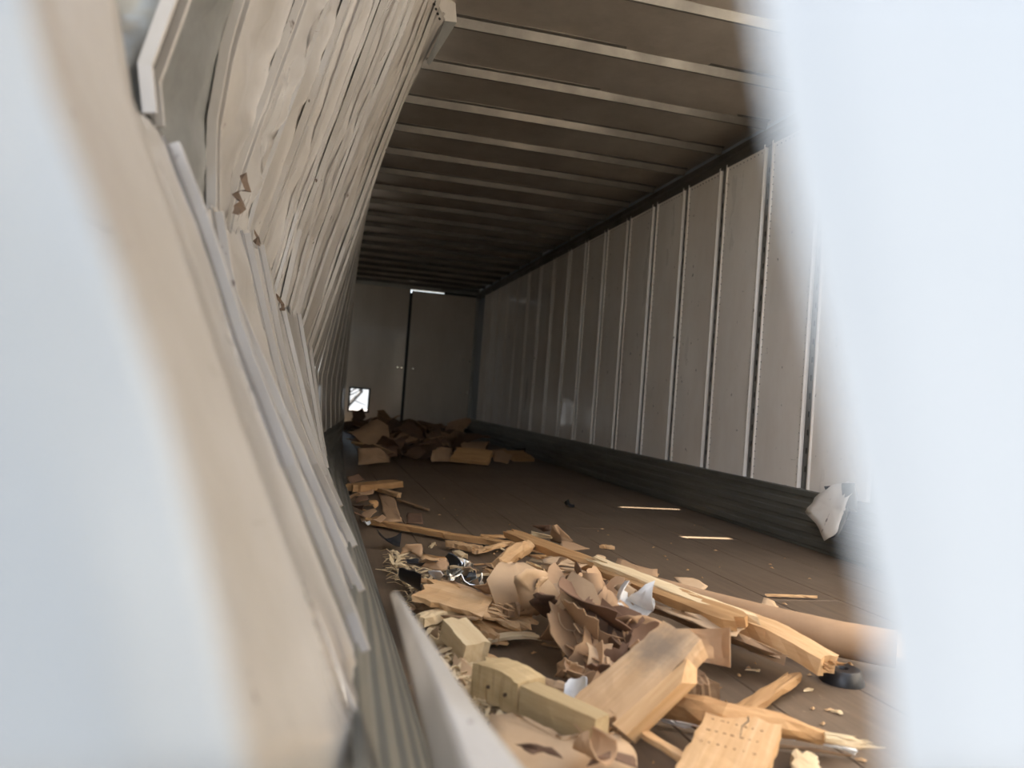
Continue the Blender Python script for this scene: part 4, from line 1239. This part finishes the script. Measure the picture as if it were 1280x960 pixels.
for k, (u, v, h) in enumerate(mids):
    cu = rr.choice([0.7, 1.2, 1.6, 2.2, 3.2, 4.4]) * rr.choice([-1, 1, 1])
    s = rr.uniform(0.12, 0.26) if k < big_n else rr.uniform(0.07, 0.12)
    mi = [0, 0, 1, 0, 2, 1][k % 6]
    scrap('curled_scrap', (u, v, h * 0.85), (s, s * rr.uniform(0.4, 0.8)), cu, (rr.uniform(-75, 75), rr.uniform(-60, 60), rr.uniform(0, 360)), (M_CARD, M_CARDD, M_CARDL)[mi],
          ('tan', 'dark brown', 'pale')[mi] + (' tightly curled' if abs(cu) > 3 else ' half curled' if abs(cu) > 1.4 else ' barely bent') + (' large' if s > 0.22 else ' tiny' if s < 0.12 else ' small' if s < 0.17 else '') + ' paperboard scrap ' + zone(u, v), 'scrap', 'curled scraps in the crumpled middle of the heap', 140 + k, rag=0.20, wob=0.015)
# under-fill between the timbers: flatter brown scraps lying on the floor beneath
for k in range(34):
    t = rr.random()
    u = rr.uniform(515, 800) if k < 24 else rr.uniform(680, 820)
    lo_, hi = 700 + max(0, (u - 640)) * 0.12, 780 + max(0, (u - 640)) * 0.25
    v = rr.uniform(lo_, hi)
    s = rr.uniform(0.12, 0.24)
    scrap('flat_scrap', (u, v, rr.uniform(0.005, 0.05)), (s, s * rr.uniform(0.4, 0.8)), rr.uniform(-1.2, 1.2), (rr.uniform(-15, 15), rr.uniform(-15, 15), rr.uniform(0, 360)), [M_CARD, M_CARDD, M_WOODD, M_WOODO][k % 4],
          ('tan', 'dark brown', 'weathered brown', 'orange-brown')[k % 4] + ' flat scrap at the bottom of the heap ' + ('near the left wall' if u < 570 else 'below the ragged board' if u < 630 else 'below the pale half-roll' if u < 690 else 'below the crumpled scraps' if v < 770 else 'by the bare floor patch'), 'scrap', 'flat scraps at the bottom of the heap', 200 + k, rag=0.15)
# loose broken sticks poking through the left half
for k in range(26):
    u = rr.uniform(512, 690); v = rr.uniform(700, 790)
    if u > 640: v = rr.uniform(690, 715)
    a = rr.uniform(-0.5, 0.9); L = rr.uniform(18, 45)
    h = rr.uniform(0.03, 0.10)
    board('loose_stick', (u, v, h), (u + L * math.cos(a), v + L * 0.45 * math.sin(a), max(0.012, h + rr.uniform(-0.04, 0.02))), rr.uniform(0.015, 0.035), rr.uniform(0.008, 0.016), [M_WOOD, M_WOODO, M_WOODP, M_WOODD][k % 4],
          ('tan', 'orange-brown', 'pale', 'dark')[k % 4] + (' long' if L > 32 else ' short') + ' loose broken stick ' + ('in the layered scraps by the plank' if u > 640 else 'by the left wall foot' if u < 545 else 'around the foil clump' if v < 738 else 'around the ragged board'), 'stick', 'loose broken sticks in the left half', seed=240 + k, jag=(0.03, 0.03), nx=5, ny=2, edge=0.003, taper=(0.8, 0.5))
# shavings and shreds by the wall foot: nobody could count these
m2 = MB()
for k in range(760):
    u = rr.gauss(556, 14); v = rr.uniform(770, 905)
    u += (v - 800) * 0.33
    if k < 150: u, v = rr.uniform(488, 545), 0; v = 694 + (u - 488) * 0.75 + rr.uniform(-6, 22)
    if k > 560: u, v = rr.uniform(505, 575), rr.uniform(715, 800); u += (v - 740) * 0.35
    if k <= 560 and u < 512 + (v - 760) * 0.42 and k >= 150: continue
    p = P(u, v, rr.uniform(0.006, 0.045)); an = rr.uniform(0, 6.28); L = rr.uniform(0.02, 0.075); w = rr.uniform(0.002, 0.009)
    d = Vector((math.cos(an), math.sin(an), rr.uniform(-0.3, 0.4))) * L; sd = Vector((-math.sin(an), math.cos(an), 0.3)) * w
    mid = p + d * 0.5 + Vector((0, 0, rr.uniform(0, 0.014)))
    up = Vector((0, 0, 0.002))
    a_ = [p - sd * 0.6, p + sd * 0.6, mid + sd, mid - sd, p + d + sd * 0.3, p + d - sd * 0.3]
    m2.add(a_ + [q + up for q in a_], [(0, 1, 2, 3), (3, 2, 4, 5), (6, 9, 8, 7), (9, 11, 10, 8), (0, 3, 9, 6), (1, 7, 8, 2), (3, 5, 11, 9), (2, 8, 10, 4)])
sh = m2.build('wood_shavings', M_WOODP)
tag(sh, 'loose pale wood shavings and fibres along the left wall foot', 'shavings', None, 'stuff')
for k in range(7):
    scrap('shredded_piece', (548 + k * 6 + rr.uniform(-3, 3), 800 + k * 9, 0.03), (rr.uniform(0.08, 0.14), rr.uniform(0.04, 0.07)), rr.uniform(0.8, 2.0), (rr.uniform(-25, 25), rr.uniform(-25, 25), rr.uniform(20, 80)), M_WOODP if k % 2 else M_CARDL, 'pale shredded piece among the shavings at the wall foot', 'scrap', 'pale shredded pieces among the shavings', 270 + k, rag=0.2)
# crumbs on the floor
m2 = MB()
for k in range(120):
    if k < 85: p = P(rr.uniform(560, 1080), rr.uniform(690, 955), 0.003)
    else: p = P(rr.uniform(470, 900), rr.uniform(620, 720), 0.003)
    if not (0.5 < p.x < 2.8): continue
    an = rr.uniform(0, 6.28); L = rr.uniform(0.004, 0.016); w = L * rr.uniform(0.2, 0.6)
    a = Vector((math.cos(an), math.sin(an), 0)) * L; b_ = Vector((-math.sin(an), math.cos(an), 0)) * w
    m2.add([p - a - b_, p + a - b_ * 0.5, p + a * 0.8 + b_, p - a * 0.6 + b_, p + Vector((0, 0, 0.006))], [(0, 1, 4), (1, 2, 4), (2, 3, 4), (3, 0, 4), (3, 2, 1, 0)])
cr = m2.build('wood_crumbs', M_WOOD); tag(cr, 'tiny wood crumbs scattered over the trailer floor', 'crumbs', None, 'stuff')
for k, (u, v) in enumerate([(691, 807), (946, 838), (1012, 862), (960, 925), (1060, 930), (1050, 890)]):
    board('chip', (u - 4, v, 0.006), (u + 5, v + rr.uniform(-2, 2), 0.006), 0.014, 0.006, M_WOODD if k in (0, 3) else M_WOODP, ['dark sliver on bare floor left of the crumpled middle', 'tiny chip by the tip of the broken pointed lath', 'pale chip on the floor right of the lath tip', 'small dark chip on the marked board side', 'tiny chip right of the trailing white plastic', 'tiny chip on the floor below the black puck'][k], 'chip', seed=290 + k, nx=3, ny=2, edge=0.002)
board('wood_end', (1005, 950, 0.02), (1010, 985, 0.02), 0.05, 0.03, M_WOODP, 'bright block end just showing at the bottom edge, right of marked board', 'block', seed=296)

# ------------------------------------------------------------------ far heap by the rear doors
rr = random.Random(5)
def at(x, y, z): return Vector((x, y, z))
for k in range(96):
    y = rr.uniform(8.4, 14.2)
    x = rr.uniform(0.60, 1.5 if y < 9.5 else 2.1 if y < 12.3 else 2.45)
    hmax = 0.07 + 0.24 * max(0, (y - 8.6) / 5.0) * max(0.15, 1 - (x - 0.4) / 2.4)
    s = rr.uniform(0.30, 0.65)
    scrap('far_scrap', at(x, y, rr.uniform(0.03, hmax + 0.03)), (s, s * rr.uniform(0.5, 0.9)), rr.uniform(-2.2, 2.2), (rr.uniform(-35, 35), rr.uniform(-35, 35), rr.uniform(0, 360)), [M_CARD, M_CARDD, M_CARDD, M_CARD][k % 4],
          ('tan', 'dark brown', 'very dark', 'brown')[k % 4] + ' scrap in the far heap, ' + ('front row ' if y < 9.8 else 'middle ' if y < 12 else 'back row ') + ('by the left wall' if x < 1.0 else 'below the door seam' if x < 1.7 else 'below the right door leaf'), 'scrap', 'dim scraps in the far heap', 400 + k, thick=0.005, rag=0.16, wob=0.05)
flat('far_sheet', [(446, 560, 0.16), (474, 560, 0.18), (487, 572, 0.08), (488, 578, 0.03), (448, 581, 0.03)], M_CARD, 'largest tan sheet at the front left of the far heap', 'sheet', None, 480, 0.02, thick=0.005)
flat('far_sheet', [(541, 563, 0.14), (552, 558, 0.18), (566, 560, 0.15), (568, 576, 0.03), (540, 577, 0.03)], M_CARD, 'tan sheet left of the bright board in the far heap', 'sheet', None, 481, 0.02, thick=0.005)
flat('far_sheet', [(615, 562, 0.12), (632, 560, 0.14), (640, 572, 0.05), (634, 579, 0.02), (618, 576, 0.03)], M_CARD, 'tan sheet between the two bright boards of the far heap', 'sheet', None, 482, 0.02, thick=0.005)
board('board', (568, 568, 0.10), (612, 572, 0.10), 0.24, 0.05, M_WOODO, 'bright board lying at the front of the far heap, longer one', seed=483, roll=0.5)
board('board', (636, 570, 0.06), (660, 570, 0.06), 0.22, 0.05, M_WOODO, 'short bright board at the right end of the far heap', seed=484, roll=0.4)
scrap('dark_scrap', (646, 563, 0.10), (0.3, 0.2), 2.0, (30, 10, 0), M_BLACK, 'black crumpled piece on the short bright board of the far heap', 'plastic', seed=485, wob=0.06)
scrap('dark_scrap', (592, 543, 0.08), (0.5, 0.3), 1.2, (20, 0, 10), M_BLACK, 'dark bluish plastic in the right rear corner', 'plastic', seed=486, wob=0.1)
p = PY(475, 514, 13.2); q = PY(488, 530, 13.0)
m2 = MB(); ax = (q - p)
m2.add([p + Vector((-0.05, 0, 0.01)), p + Vector((0.06, 0, 0.03)), q + Vector((0.10, 0, 0)), q + Vector((-0.10, 0, -0.05)), p + Vector((-0.05, 0.03, 0.01)), p + Vector((0.06, 0.03, 0.03)), q + Vector((0.10, 0.03, 0)), q + Vector((-0.10, 0.03, -0.05))],
       [(0, 1, 2, 3), (4, 7, 6, 5), (0, 4, 5, 1), (1, 5, 6, 2), (2, 6, 7, 3), (3, 7, 4, 0)])
o = m2.build('upright_board', M_WOODD); tag(o, 'dark board sticking up out of the far heap below the door seam', 'board')
board('board', (520, 533, 0.16), (556, 540, 0.10), 0.12, 0.03, M_WOODD, 'dark board lying along the foot of the right rear door', seed=487)
for k, (u0, v0, u1, v1) in enumerate([(446, 545, 460, 532), (440, 553, 454, 555)]):
    a = P(u0, v0, 0.2); c_ = P(u1, v1, 0.3 if k == 0 else 0.2)
    m2 = MB(); m2.tube([a, a.lerp(c_, 0.5), c_], [0.012, 0.012, 0.008], 5); o = m2.build('thin_stick', M_WOOD)
    tag(o, ['thin pale stick leaning in the far heap below the hatch', 'thin pale stick lying low in the far heap by the left wall'][k], 'stick')
for k in range(12):
    x = rr.uniform(1.0, 2.7); y = rr.uniform(8.5, 10.5)
for o in list(bpy.data.objects):
    if '_L' in o.keys(): del o['_L']
